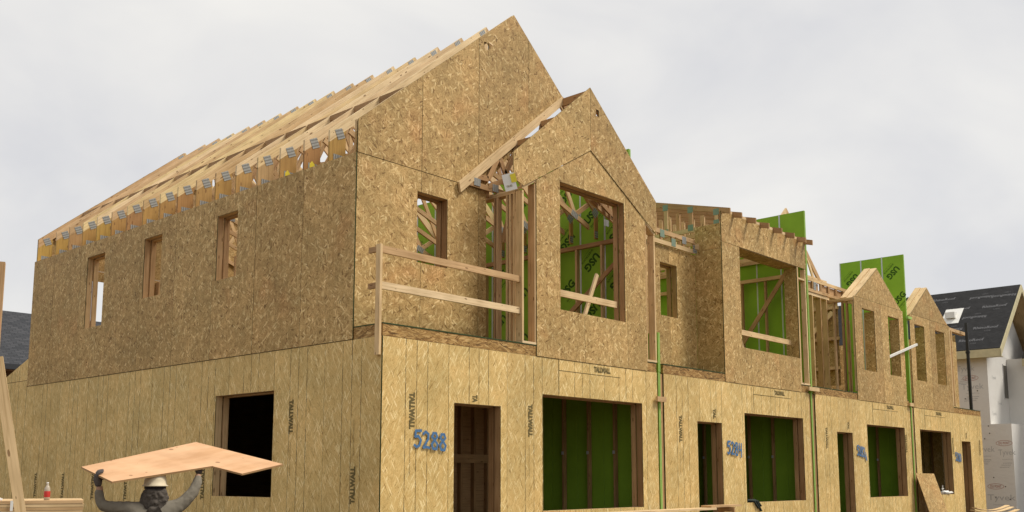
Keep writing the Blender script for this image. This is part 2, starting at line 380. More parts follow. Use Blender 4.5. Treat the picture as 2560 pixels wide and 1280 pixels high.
STROKES = {'5': [[(.95, 1), (.2, .98), (.12, .62), (.55, .66), (.9, .42), (.7, .08), (.3, .0), (.0, .1)]],
           '2': [[(.05, .85), (.4, 1), (.8, .85), (.75, .55), (.3, .2), (.1, .02), (.5, .06), (.95, .0)]],
           '8': [[(.5, .55), (.15, .75), (.3, .98), (.7, .98), (.85, .75), (.5, .55), (.1, .3), (.25, .02), (.75, .0), (.9, .28), (.5, .55)]],
           '4': [[(.2, 1), (.12, .5), (.5, .45), (.85, .5)], [(.85, 1.0), (.85, -.1)]],
           '0': [[(.5, 1), (.15, .75), (.12, .25), (.5, .0), (.88, .25), (.86, .75), (.5, 1)]],
           "k": [[(.3, .5), (.8, -.35)], [(.2, .3), (.35, -.25)]]}
def sprayed(name, s, x0, x1, z0, z1, y, parent, wd=.03, mat='spray'):
    bm = bmesh.new(); n = len(s); cw = (x1 - x0) / n
    for i, ch in enumerate(s):
        for st in STROKES[ch]:
            pts = [Vector((x0 + cw * (i + .06 + .88 * a), y, z0 + (z1 - z0) * b - .012 * i)) for a, b in st]
            for a, b in zip(pts, pts[1:]):
                d = (b - a).normalized(); p = Vector((d.z, 0, -d.x)) * wd / 2; a2 = a - d * wd * .3; b2 = b + d * wd * .3
                bm.faces.new([bm.verts.new(q) for q in (a2 - p, a2 + p, b2 + p, b2 - p)])
    for k, v in enumerate(bm.verts): v.co.y -= .0003 * (k // 4)
    bmesh.ops.recalc_face_normals(bm, faces=bm.faces)
    me = bpy.data.meshes.new('m'); bm.to_mesh(me); bm.free(); me.materials.append(M[mat])
    return add(name, me, parent)

# ------------------------------------------------------------ ground
gm = mesh_of([(-400, -400, 0), (400, -400, 0), (400, 400, 0), (-400, 400, 0)], [(0, 1, 2, 3)], [[(0, 0), (1, 0), (1, 1), (0, 1)]], [M['dirt']])
g = add('ground', gm); g['kind'] = 'structure'

# ------------------------------------------------------------ the row of townhouses
H1, HD, HT, SL = 3.585, 3.768, 6.25, .60          # top of ground-floor sheathing, deck, upper wall top, slab
D = .62                                            # set-back of the upper front wall
YB = 11.36                                         # rear of the row
LEN = 24.69
def lbox(name, axis, u0, u1, d0, d1, z0, z1, mat, parent):
    """box from wall coordinates: u along the wall, d depth behind the sheathing plane"""
    if axis == 'y': return box(name, (u0, d0, z0), (u1, d1, z1), mat, parent)
    return box(name, (d0, u0, z0), (d1, u1, z1), mat, parent)
def opening(parent, axis, u0, u1, z0, z1, base, dep=.14, zb=None, zt=None, hd=.24, mat='lumber_brown', sill=True, dbl=True):
    """framing round a window or door: jack and king studs, header, sill; base = inner face of the sheathing"""
    zb = z0 if zb is None else zb; zt = z1 + hd if zt is None else zt
    a, b = base + .001, base + dep
    for s in (-1, 1):
        e0 = u0 - .036 if s < 0 else u1 - .002; e1 = e0 + .038
        lbox('jamb_stud', axis, e0, e1, a, b - .03, zb, z1 + .02, mat, parent)
        if dbl: lbox('inner_stud', axis, e0 - .004, e1 - .004, b + .0, b + .09, zb, z1 + .02, mat, parent)
        f0 = u0 - .078 if s < 0 else u1 + .040
        lbox('king_stud', axis, f0, f0 + .036, a, b, zb, zt, mat, parent)
    lbox('header', axis, u0 - .036, u1 + .036, a + .003, b - .003, z1 + .022, zt - .002, mat, parent)
    lbox('head_plate', axis, u0 + .003, u1 - .003, a, b - .03, z1 - .004, z1 + .02, 'lumber', parent)
    if dbl: lbox('inner_header', axis, u0 - .03, u1 + .03, b, b + .09, z1 - .02, z1 + .16, mat, parent)
    if sill:
        lbox('sill_plate', axis, u0 + .003, u1 - .003, a, b, z0 - .036, z0 - .002, 'lumber', parent)

units = [  # x0, x1 of the sheathing, doors, windows
    dict(x0=0.0, x1=6.45, door=(1.33, 2.30), win=(3.265, 5.97), num='5288', nx=(.56, 1.17), nz=(2.13, 2.35)),
    dict(x0=6.67, x1=12.56, door=(7.79, 8.69), win=(9.60, 12.22), num='5284', nx=(8.85, 9.42), nz=(2.17, 2.41)),
    dict(x0=12.87, x1=18.64, door=(13.97, 14.85), win=(15.74, 18.22), num='5282', nx=(15.04, 15.60), nz=(2.23, 2.46)),
    dict(x0=18.97, x1=LEN, door=(22.73, 23.53), win=(19.34, 21.82), num='5280', nx=(22.06, 22.55), nz=(2.18, 2.41)),
]
labels = ['end townhouse shell marked 5288 with open roof trusses and tall sheathed gable above its bay',
          'townhouse shell marked 5284 with flat-eaved bay and row of projecting rafter tails',
          'townhouse shell marked 5282 with bare stud wall beside its small gabled bay',
          'far end townhouse shell marked 5280 with small gabled bay, beside the white-wrapped house']
TH = []
for k, u in enumerate(units):
    T = thing('townhouse', labels[k], 'house', (u['x0'], 0, 0), 'townhouses under construction in one row'); TH.append(T)
    x0, x1 = u['x0'], u['x1']
    box('foundation', (x0 + .01, .01, -.2), (x1, YB, SL - .03), 'concrete', T); box('floor_slab', (x0 + .02, .145, SL - .028), (x1, YB - .02, SL - .004), 'dim_floor', T)
    d0, d1 = u['door']; w0, w1 = u['win']; DT, WT, WS = 2.765, 3.005, 1.20
    wall(T, 'y', -.011, .011, [(x0, SL), (x1, SL), (x1, H1), (x0, H1)], [(d0, d1, SL - 1, DT), (w0, w1, WS, WT)], 'osb_pale', u0=x0)
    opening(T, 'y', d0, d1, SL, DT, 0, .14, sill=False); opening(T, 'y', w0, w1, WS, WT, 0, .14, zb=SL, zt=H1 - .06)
    box('rim_board', (x0 + .001, -.004, H1 + .004), (x1, .04, HD - .018), 'osb_rim', T)
    box('deck_edge', (x0 + .001, -.010, HD - .016), (x1, .60, HD), 'seal', T)
    box('floor_deck', (x0 + .01, .045, H1 + .03), (x1, YB - .02, HD - .02), 'osb_rim', T)
    wall(T, 'y', YB, -.011, [(x0, SL), (x1, SL), (x1, H1), (x0, H1)], [], 'osb_tan', u0=x0)
    box('rear_framing', (x0 + .012, YB - .10, SL), (x1, YB - .012, H1 + .028), 'lumber_brown', T)
    sprayed('painted_number', u['num'] + ('k' if k == 2 else ''), u['nx'][0], u['nx'][1], u['nz'][0], u['nz'][1], -.0265, T, .036 if k == 0 else .04)
    sprayed('overspray', u['num'], u['nx'][0], u['nx'][1], u['nz'][0], u['nz'][1], -.0128, T, .056, 'overspray')
    # stamps on the sheathing: one per four-foot panel
    j = 0
    while x0 + j * 1.22 + .6 < x1:
        sx = x0 + j * 1.22 + .53; jz = random.uniform(-.03, .03)
        blocked = w0 - .06 < sx < w1 + .06; dd = d0 - .06 < sx < d1 + .06
        if dd: text('stamp_print', 'TA' if k == 0 else 'TAL', (sx, -.0138, 2.845 if k == 0 else 2.93), (0, 0, -1), (1, 0, 0), .11 if k == 0 else .2, .105, 'print', T, .075)
        elif not blocked:
            text('stamp_print', 'TALLWALL', (sx, -.0138, 2.595 + jz), (0, 0, -1), (1, 0, 0), .5, .105, 'print', T, .075)
            text('fine_print', 'RATED SHEATHING 24/16 EXPOSURE 1', (sx - .03, -.0138, 1.97 + jz), (0, 0, -1), (1, 0, 0), .5, .02, 'print_fine', T, .0)
        j += 1
    c = w0 + 1.45
    text('stamp_print', 'TALLWALL', (c + .1, -.0138, 3.50), (1, 0, 0), (0, 0, 1), .46, .095, 'print', T, .075)
    for (a, b, z) in ((w0 + .4, c + .62, 3.405),): box('cut_line', (a, -.0138, z), (b, -.0124, z + .009), 'print', T)
    box('cut_line', (w0 + .4, -.0138, WT + .02), (w0 + .408, -.0124, H1 - .01), 'print', T)

# ---- interiors of the ground floor: studs against the party walls and one partition each
PW = [6.535, 12.70, 18.785]
for k, u in enumerate(units):
    T = TH[k]; xr = PW[k] - .036 if k < 3 else LEN - .01
    for i in range(14):
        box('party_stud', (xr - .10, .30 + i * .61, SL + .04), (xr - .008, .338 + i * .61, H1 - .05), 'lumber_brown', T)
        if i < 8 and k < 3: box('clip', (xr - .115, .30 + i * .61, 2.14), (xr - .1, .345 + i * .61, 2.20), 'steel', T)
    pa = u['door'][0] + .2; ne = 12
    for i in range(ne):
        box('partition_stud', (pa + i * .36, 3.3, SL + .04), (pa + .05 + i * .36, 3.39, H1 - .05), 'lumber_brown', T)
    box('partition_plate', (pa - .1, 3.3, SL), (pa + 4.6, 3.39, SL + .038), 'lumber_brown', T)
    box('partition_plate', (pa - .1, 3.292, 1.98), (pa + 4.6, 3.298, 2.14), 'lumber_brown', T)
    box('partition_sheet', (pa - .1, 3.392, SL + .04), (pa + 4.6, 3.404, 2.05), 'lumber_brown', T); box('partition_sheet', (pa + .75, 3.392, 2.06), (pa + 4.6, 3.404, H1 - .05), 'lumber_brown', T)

for k in range(3):
    for a, b in ((units[k]['x1'] + .004, PW[k] - .036), (PW[k] + .036, units[k + 1]['x0'] - .004)):
        if b - a > .02: box('end_stud', (a, .012, SL), (b, .10, H1 - .01), 'lumber_brown', TH[k])
# ---- end wall (right), left wall
T = TH[0]
wall(TH[3], 'x', LEN + .011, -.011, [(.0, SL), (YB, SL), (YB, H1), (.0, H1)], [], 'osb_pale')
wall(TH[3], 'x', LEN + .015, -.011, [(D, H1 + .008), (YB, H1 + .008), (YB, HT), (D, HT)], [], 'osb_tan')
box('left_framing', (.15, YB - .3, SL), (.2, YB - .101, H1 + .028), 'lumber_brown', T)
wall(T, 'x', -.011, .0105, [(0, SL), (11.40, SL), (11.40, H1), (0, H1)], [(2.43, 4.03, 1.425, 2.995)], 'osb_pale', u0=-.001)
opening(T, 'x', 2.43, 4.03, 1.425, 2.995, 0, .14, zb=SL, mat='lumber')
LW = [(8.13, 8.86, 4.56, 5.965), (5.97, 6.60, 4.88, 5.97), (3.57, 4.17, 4.88, 5.955)]
wall(T, 'x', -.022, .0105, [(D - .012, H1 + .008), (11.38, H1 + .008), (11.38, HT), (D - .012, HT)], LW, 'osb_tan', u0=.608)
for (a, b, z0, z1) in LW: opening(T, 'x', a, b, z0, z1, -.011, .125, zb=HD, zt=6.17, mat='lumber')
box('left_rim', (-.0045, .001, H1 + .004), (.035, D - .02, HD - .018), 'osb_rim', T)
for a, b in ((6.17, 6.208), (6.212, 6.25)): box('top_plate', (-.009, D + .02, a), (.13, YB - .02, b), 'lumber', T)
for z in (HD,): box('bottom_plate', (-.009, D + .02, z), (.13, YB - .02, z + .038), 'lumber', T)
for i in range(27):
    y = .75 + i * .406
    if any(a - .1 < y < b + .1 for a, b, *_ in LW): continue
    box('wall_stud', (-.009, y, HD + .04), (.13, y + .038, 6.168), 'lumber', T)
# stamps on the left wall: some upside down
for y, up in ((1.985, 1), (4.315, 0), (.545, 0), (10.66, 1), (9.40, 0), (8.14, 1), (6.87, 1)):
    zc = 2.585 if y == 1.985 else (1.55 if y > 6 else 1.615)
    if up: text('stamp_print', 'TALLWALL', (-.0138, y, zc), (0, 0, -1), (0, -1, 0), .5, .105, 'print', T, .075)
    else: text('stamp_print', 'TALLWALL', (-.0138, y, zc), (0, 0, 1), (0, 1, 0), .5, .105, 'print', T, .075)
    if y < 3: text('fine_print', 'RATED SHEATHING 24/16 EXPOSURE 1', (-.0138, y, zc + (.62 if not up else -.62)), (0, 0, -1), (0, -1, 0), .5, .02, 'print_fine', T, .0)
# rear single-storey wing beyond the end of the upper wall
wall(T, 'x', -.006, .0105, [(11.412, SL), (16.3, SL), (16.3, 3.715), (11.412, 3.715)], [], 'osb_pale', u0=11.412)
wall(T, 'x', -.006, .0105, [(11.412, 3.725), (12.98, 3.725), (11.412, 4.185)], [], 'osb_pale', u0=11.412)
box('wing_end_wall', (0.01, 16.28, SL), (6.4, 16.3, 3.70), 'osb_tan', T)
box('wing_foundation', (.02, 11.37, -.2), (6.4, 16.3, SL - .004), 'concrete', T)

# ---- upper floor of 5288: set-back front wall, gable sheathing, rear wall
wall(T, 'y', D - .012, .011, [(0, HD + .002), (2.62, HD + .002), (2.62, HT), (0, HT)], [(1.14, 1.765, 4.86, 5.935)], 'osb_tan', u0=0)
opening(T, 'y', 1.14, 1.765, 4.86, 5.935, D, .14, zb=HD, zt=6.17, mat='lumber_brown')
box('top_plate', (.14, D + .001, 6.17), (2.70, D + .14, 6.285), 'lumber_brown', T)
AX, AZ, SLP = 3.28, 9.473, .8333
def roof_z(x): return AZ - SLP * abs(x - AX)
cuts = [0, 1.22, 2.44, 3.66, 4.88, 6.42]
for a, b in zip(cuts, cuts[1:]):
    a2 = a + (.004 if a else 0); b2 = b - (.004 if b < 6.4 else 0)
    p = [(a2, HT + .008), (b2, HT + .008), (b2, roof_z(b2))] + ([(AX, AZ)] if a < AX < b else []) + [(a2, roof_z(a2))]
    polys = [p]
    if a == 2.44:  # ragged hole near the ridge
        zc = 8.70; hole_lo = [(2.66, zc), (2.655, zc - .06), (2.60, zc - .085), (2.56, zc - .05), (2.545, zc)]; hole_hi = [(2.545, zc), (2.55, zc + .05), (2.60, zc + .06), (2.655, zc + .03), (2.66, zc)]
        polys = [[(a2, HT + .008), (b2, HT + .008), (b2, zc)] + hole_lo + [(a2, zc)], [(a2, zc)] + hole_hi + [(b2, zc)] + [(b2, roof_z(b2)), (AX, AZ), (a2, roof_z(a2))]]
    if a >= 4.8: continue
    if a == 2.44:   # lower edge follows the bay roof that runs into it
        polys = [[(a2, HT + .008), (2.52, HT + .008), (b2, 8.25 - SLP * (4.54 - b2)), (b2, zc)] + hole_lo + [(a2, zc)], polys[1]]
    if a == 3.66: polys = [[(a2, 8.25 - SLP * (4.54 - a2)), (4.56, 8.24), (4.60, roof_z(4.60)), (a2, roof_z(a2))]]
    add('gable_panel', prism_mesh(polys, 'y', D - .016, D - .005, ['osb_tan', 'seal'], 0), T)
beam('splinter', (2.655, D - .03, 8.77), (2.73, D - .05, 8.735), .012, .03, 'lumber_pale', T)
wall(T, 'y', YB, -.011, [(0, H1 + .01), (6.42, H1 + .01), (6.42, HT), (0, HT)], [(1.0, 2.35, 4.55, 6.02)], 'osb_tan')
for a, b in zip(cuts, cuts[1:]):
    p = [(a + .003, HT + .005), (b - .003, HT + .005), (b - .003, roof_z(b))] + ([(AX, AZ)] if a < AX < b else []) + [(a + .003, roof_z(a))]
    add('gable_panel', prism_mesh([p], 'y', YB - .011, YB, ['osb_tan', 'seal'], 0), T)
for i in range(15):
    x = .2 + i * .42
    if 1.0 - .05 < x < 2.35: continue
    box('rear_stud', (x, YB - .15, HD), (x + .038, YB - .012, 6.2), 'lumber', T)
# interior stud wall against the party wall, with plate and braces
for i in range(17):
    box('party_stud', (6.30, .47 + i * .61, HD + .02), (6.39, .508 + i * .61, 6.10), 'lumber', T)
for z in (6.10, 6.14): box('party_plate', (6.30, .30, z), (6.39, YB - .02, z + .038), 'lumber_brown', T)
beam('wall_brace', (6.27, .62, 5.78), (6.27, 2.1, 4.66), .038, .09, 'lumber_brown', T, side=(1, 0, 0))
for i in range(6):
    box('partition_stud', (1.2 + i * .5, 4.0, HD), (1.238 + i * .5, 4.09, 6.1), 'lumber', T)
for i in range(7):
    box('partition_stud', (2.4, 6.4 + i * .55, HD), (2.49, 6.438 + i * .55, 6.2), 'lumber', T)

# ---- roof trusses of 5288
def chord(sign):
    if sign < 0: return [(0, 6.74), (0, 6.56), (AX - .001, AZ - .18), (AX - .001, AZ)]
    return [(6.42, roof_z(6.42)), (6.42, roof_z(6.42) - .18), (AX + .001, AZ - .18), (AX + .001, AZ)]
CH = [prism_mesh([chord(-1)], 'y', 0, .038, ['chord'], grain=(1, SLP)), prism_mesh([chord(1)], 'y', 0, .038, ['chord'], grain=(1, -SLP))]
HB = [prism_mesh([[(0, 6.252), (.29, 6.252), (.29, 6.80), (0, 6.558)]], 'y', .001, .037, ['heel'], grain=(0, 1)),
      prism_mesh([[(6.42, 6.252), (6.33, 6.252), (6.33, 6.749), (6.42, 6.674)]], 'y', .001, .037, ['heel'], grain=(0, 1))]
bz = lambda x: 6.29 + .36 * ((x - .0) if x < AX else (6.56 - x))
tzc = lambda x: roof_z(x) - .09
WEBS = [((.36, 6.82), (.82, bz(.82) + .03)), ((.82, bz(.82)), (1.62, tzc(1.62))), ((1.62, tzc(1.62)), (2.2, bz(2.2))), ((2.2, bz(2.2)), (AX - .1, AZ - .25)), ((AX, bz(AX)), (AX, AZ - .15)),
        ((6.12, 6.87), (5.74, bz(5.74) + .03)), ((5.74, bz(5.74)), (4.94, tzc(4.94))), ((4.94, tzc(4.94)), (4.36, bz(4.36))), ((4.36, bz(4.36)), (AX + .1, AZ - .25))]
BC = [prism_mesh([[(.291, bz(.291) - .045), (AX - .001, bz(AX) - .045), (AX - .001, bz(AX) + .05), (.291, bz(.291) + .05)]], 'y', 0, .038, ['lumber'], grain=(1, .42)),
      prism_mesh([[(6.149, bz(6.149) - .045), (AX + .001, bz(AX) - .045), (AX + .001, bz(AX) + .05), (6.149, bz(6.149) + .05)]], 'y', 0, .038, ['lumber'], grain=(1, -.42))]
ty = [.64 + .6105 * k for k in range(17)] + [11.30]
for k, y in enumerate(ty):
    t = add('roof_truss', BC[0], T, tr(0, y, 0)); add('bottom_chord', BC[1], t, tr(0, y, 0))
    dz = random.uniform(-.016, .010) if k else 0
    for m in CH: add('top_chord', m, t, tr(0, y, dz))
    if k < 17: box('roof_block', (.91, y + .04, roof_z(.93) - .16), (.948, (ty[k + 1] - .002), roof_z(.93) - .012), 'lumber_brown', T)
    for m in HB: add('heel_block', m, t, tr(0, y, 0))
    for a, b in WEBS: beam('web', (a[0], y + .019, a[1]), (b[0], y + .019, b[1]), .032, .089, 'lumber', t)
    if k:
        s = math.atan(SLP)
        for (cx, cz, w, h, ang) in ((.18, 6.715, .14, .15, .45), (.165, 6.335, .19, .11, 0), (AX - .085, AZ - .165, .15, .11, s), (AX + .085, AZ - .165, .15, .11, -s), (.75, bz(.75), .2, .12, .4), (6.36, 6.34, .1, .13, 0), (6.33, 6.76, .15, .17, -s), (5.70, bz(5.7), .2, .12, -.4), (AX, bz(AX), .24, .13, 0)):
            mw = tr(cx, y - .004, cz) @ Matrix.Rotation(-ang, 4, 'Y') @ tr(-w / 2, 0, -h / 2)
            add('gusset_plate', box_mesh(w, .003, h, 'plate'), t, mw)
for y, z in ((1.82, 6.32), (2.44, 6.31)):
    add('yellow_tag', prism_mesh([[(.05, z - .02), (.15, z - .04), (.14, z + .03), (.09, z + .08), (.05, z + .03)]], 'y', y - .03, y - .024, ['yellow']), T)

# ---- bay of 5288
BS = .58
pk = (4.555, 7.275)
def rake(x): return pk[1] - BS * abs(x - pk[0])
o = [(3.12, H1 + .008), (6.15, H1 + .008), (6.15, rake(6.15) - .01), (pk[0], pk[1] - .01), (3.12, rake(3.12) - .01)]
wall(T, 'y', -.020, .011, o, [(3.71, 5.50, 4.40, 6.535)], 'osb_tan', seams=[4.34, 5.56], u0=3.12)
opening(T, 'y', 3.71, 5.50, 4.40, 6.535, -.008, .14, zb=HD, zt=6.70)
L = [(2.56, 6.335), (2.80, rake(2.80) + .002), (4.537, pk[1] - .008), (4.537, 8.395), (2.56, 6.755)]
Rr = [(4.545, pk[1] - .008), (6.46, rake(6.46) + .002), (6.50, 6.25), (6.50, 6.77), (4.545, 8.395)]
zc = 8.0; hx = 4.74
add('gable_panel', prism_mesh([L], 'y', -.034, -.023, ['osb_tan', 'seal'], 0), T)
add('gable_panel', prism_mesh([clip(Rr, 0, 4.70, 1), clip(clip(clip(Rr, 0, 4.70, -1), 0, 4.78, 1), 1, 7.93, 1), clip(clip(clip(Rr, 0, 4.70, -1), 0, 4.78, 1), 1, 8.05, -1), clip(Rr, 0, 4.78, -1)], 'y', -.034, -.023, ['osb_tan', 'seal'], 0), T)
# gable truss behind the chevron and the second truss against the set-back wall
def btruss(y, xl, xr, apx, apz, zlow, dep=.16):
    s = .8333; t = add('bay_truss', prism_mesh([[(2.62, zlow + .02), (apx - .001, 7.16), (apx - .001, 7.25), (2.62, zlow + .11)]], 'y', 0, .038, ['lumber_brown'], grain=(1, .5)), T, tr(0, y, 0))
    add('bottom_chord', prism_mesh([[(xr - .05, zlow), (apx + .001, 7.16), (apx + .001, 7.25), (xr - .05, zlow + .09)]], 'y', 0, .038, ['lumber_brown'], grain=(1, -.5)), t, tr(0, y, 0))
    if y > .2: box('tail_chord', (xl + .12, y + .006, zlow - .015), (3.0, y + .034, zlow + .07), 'lumber_brown', t)
    zl = apz - s * (apx - xl); zr = apz - s * (xr - apx)
    add('top_chord', prism_mesh([[(xl, zl), (xl + .04, zl - dep), (apx - .001, apz - dep), (apx - .001, apz)]], 'y', 0, .038, ['lumber_pale'], grain=(1, s)), t, tr(0, y, 0))
    add('top_chord', prism_mesh([[(xr, zr), (xr - .04, zr - dep), (apx + .001, apz - dep), (apx + .001, apz)]], 'y', 0, .038, ['lumber_brown'], grain=(1, -s)), t, tr(0, y, 0))
    for (a, b) in ((.14, .26), (.36, .26), (.36, .42), (.58, .42), (.58, .7), (.8, .7), (.8, .98)):
        for sg in (-1, 1):
            xa = xl + (apx - xl) * a if sg < 0 else xr - (xr - apx) * a; xb = xl + (apx - xl) * b if sg < 0 else xr - (xr - apx) * b
            beam('web', (xa, y + .019, apz - s * abs(xa - apx) - .12), (xb, y + .019, zlow + .06 + (7.2 - zlow) * max(0, b - .15) / .85), .032, .089, 'lumber_brown', t)
    if y > .2:
      for cx, cz in ((xl + .75, zlow + .05), (xr - .75, zlow + .05), (xl + .33, zlow + .06)):
        box('gusset_plate', (cx, y - .004, cz - .05), (cx + .14, y - .001, cz + .07), 'plate', t)
    return t
btruss(-.004, 2.60, 6.47, 4.542, 8.375, 6.31)
btruss(.545, 1.95, 6.42, 4.50, 8.375, 6.262)
box('ridge_block', (4.50, .02, 8.20), (4.538, .544, 8.34), 'lumber_brown', T)
for x in (3.3, 3.9, 5.2, 5.8):
    z = 8.36 - .8333 * abs(x - 4.54) - .16
    box('rafter_block', (x, .02, z), (x + .038, .544, z + .09), 'lumber_brown', T)
# open framing at both edges of the bay
for x in (2.79, 3.085, 6.16, 6.435):
    box('corner_stud', (x, -.007, HD + .038), (x + .038, .13, rake(x) - .06), 'lumber_pale' if x in (2.79, 6.435) else 'lumber', T)
for a, b in ((2.79, 3.118), (6.152, 6.473)):
    box('bottom_plate', (a, -.012, HD), (b, .13, HD + .036), 'lumber_pale', T)
    beam('rake_plate', (a, .06, rake(a) - .02), (b, .06, rake(b) - .02), .136, .036, 'lumber_pale', T)
for y, m in ((.565, 'lumber_brown'), (.51, 'lumber'), (.30, 'lumber'), (.235, 'lumber_pale'), (.15, 'lumber_pale')):
    box('side_stud', (2.79, y, HD + .038), (2.88, y + .038, 6.17), m, T)
for a, b in ((6.17, 6.205), (6.208, 6.243)): box('side_plate', (2.79, .14, a), (2.93, 1.2, b), 'lumber', T)
box('side_plate', (2.79, .14, HD), (2.93, .6, HD + .036), 'lumber', T)
beam('side_brace', (2.90, .50, 5.45), (2.90, .27, 6.15), .036, .089, 'lumber_brown', T, side=(1, 0, 0))
box('window_guard', (3.72, .10, 4.655), (5.42, .138, 4.765), 'lumber_pale', T)
beam('loose_brace', (4.72, .32, 4.35), (5.14, .32, 5.24), .038, .07, 'lumber_pale', T)

# ---- guard rail on the corner of the deck (nailed on, a thing of its own)
G = thing('guard_rail', 'temporary lumber guard rail with one post and two rails on the deck corner', 'guard rail', (-.05, .0, 3.32))
box('post', (-.062, .0, 3.33), (-.024, .09, 4.83), 'lumber_pale', G)
for z in (4.72, 4.225):
    box('rail', (-.022, .03, z), (2.785, .066, z + .10), 'lumber_pale' if z < 4.5 else 'lumber', G)
    box('return_block', (-.060, .0915, z + .01), (-.024, .25, z + .085), 'lumber_brown', G)

# paper tag hanging from the bay truss
P = thing('paper_tag', 'white paper truss tag with yellow corner hanging at the bay corner', 'tag', (2.46, -.05, 6.2))
mw = tr(2.44, -.06, 6.23) @ Matrix.Rotation(R(-22), 4, 'Y') @ Matrix.Rotation(R(-30), 4, 'Z')
add('sheet', box_mesh(.2, .004, .26, 'white'), P, mw @ tr(-.1, 0, -.13)); add('yellow_corner', box_mesh(.09, .004, .13, 'yellow'), P, mw @ tr(.03, -.006, -.02))
text('fine_print', 'TRUSS', tuple(mw @ Vector((-.02, -.004, -.06))), mw.to_3x3() @ Vector((1, 0, 0)), mw.to_3x3() @ Vector((0, 0, 1)), .1, .03, 'print_fine', P)

# ---- 5284
T = TH[1]
wall(T, 'y', D - .012, .011, [(6.67, HD + .002), (8.875, HD + .002), (8.875, HT), (6.67, HT)], [(7.56, 8.16, 4.85, 5.91)], 'osb_tan', u0=6.67)
opening(T, 'y', 7.56, 8.16, 4.85, 5.91, D, .14, zb=HD, zt=6.2)
wall(T, 'x', 8.876, .011, [(.0, HD + .002), (D - .013, HD + .002), (D - .013, 6.84), (0, 6.84)], [], 'osb_tan', hseams=[6.32])
wall(T, 'y', -.018, .011, [(8.876, H1 + .008), (12.20, H1 + .008), (12.20, 6.45), (8.876, 6.45)], [(9.59, 12.19, 4.35, 6.45)], 'osb_tan', seams=[9.95, 11.2], u0=8.9)
wall(T, 'y', -.018, .011, [(8.876, 6.458), (12.655, 6.458), (12.655, 7.09), (8.876, 7.09)], [], 'osb_tan', seams=[9.45, 10.05, 10.66, 11.27, 11.88], u0=8.9)
opening(T, 'y', 9.59, 12.21, 4.35, 6.485, -.006, .14, zb=HD, zt=7.0, dbl=False)
wall(T, 'x', 12.192, .011, [(.0, 4.3), (.30, 4.3), (.30, 6.44), (.0, 6.44)], [], 'osb_tan')
box('head_lining', (9.6, .0, 6.445), (12.19, .42, 6.456), 'osb_tan', T)
for x in (12.21, 12.60): box('corner_stud', (x, -.012, HD + .038), (x + .04, .10, 6.452), 'lumber_pale', T)
box('bottom_plate', (12.203, -.016, HD), (12.655, .12, HD + .036), 'lumber_pale', T); box('slot_block', (12.252, -.004, 6.18), (12.598, .1, 6.22), 'lumber_pale', T)
box('window_guard', (9.6, .16, 4.66), (12.15, .198, 4.77), 'lumber_pale', T)
beam('wall_brace', (12.48, .38, 6.42), (12.48, 1.75, 4.6), .038, .1, 'lumber_brown', T, side=(1, 0, 0))
beam('wall_brace', (9.72, .3, 5.25), (10.35, .3, 4.1), .038, .09, 'lumber', T)
for i, y in enumerate((.33, .94, 1.55, 2.16)): box('party_stud', (12.52, y, HD), (12.60, y + .04, 6.3), 'lumber_brown', T)
box('party_plate', (12.50, .4, 6.3), (12.60, 9, 6.38), 'lumber', T)
tz = lambda y: 7.12 + (y + .2) * .25
for k, x in enumerate([8.885, 9.36, 9.95, 10.53, 11.12, 11.71, 12.28, 12.61]):
    t = add('shed_truss', prism_mesh([[(-.22, tz(-.22)), (6.2, tz(6.2)), (6.2, tz(6.2) - .12), (-.22, tz(-.22) - .12)]], 'x', 0, .038, ['lumber_brown'], grain=(1, .25), key='shed'), T, tr(x, 0, 0))
    beam('bottom_chord', (x + .019, .0, 6.80), (x + .019, 6.2, 6.80), .036, .09, 'lumber', t, side=(1, 0, 0))
    for i in range(9):
        y = .05 + i * .61 if i < 4 else .05 + i * .61
        box('web', (x + .002, y, 6.84), (x + .036, y + .089, tz(y) - .118), 'lumber', t)
        if k == 0 and i < 5:
            for zz in (6.79, tz(y) - .16): box('gusset_plate', (x - .003, y - .02, zz), (x - .001, y + .11, zz + .13), 'plate_green', t)
    if k: box('tail_block', (px + .04, -.014, 7.095), (x - .002, .024, 7.15), 'lumber_pale', T)
    px = x
Gd = box('girder_truss', (6.70, .56, 6.47), (8.80, .597, 6.56), 'lumber', T)
box('bottom_chord', (6.70, .56, 6.26), (8.80, .597, 6.345), 'lumber', Gd)
for i in range(6):
    x = 6.74 + i * .40
    box('web', (x, .562, 6.347), (x + .09, .595, 6.468), 'lumber_brown', Gd)
    box('gusset_plate', (x - .02, .556, 6.28 if i % 2 else 6.40), (x + .13, .559, 6.44 if i % 2 else 6.55), 'plate_green' if i < 4 else 'plate', Gd)
beam('rafter_tail', (8.80, .58, 6.42), (9.25, .3, 6.38), .04, .12, 'lumber', T)

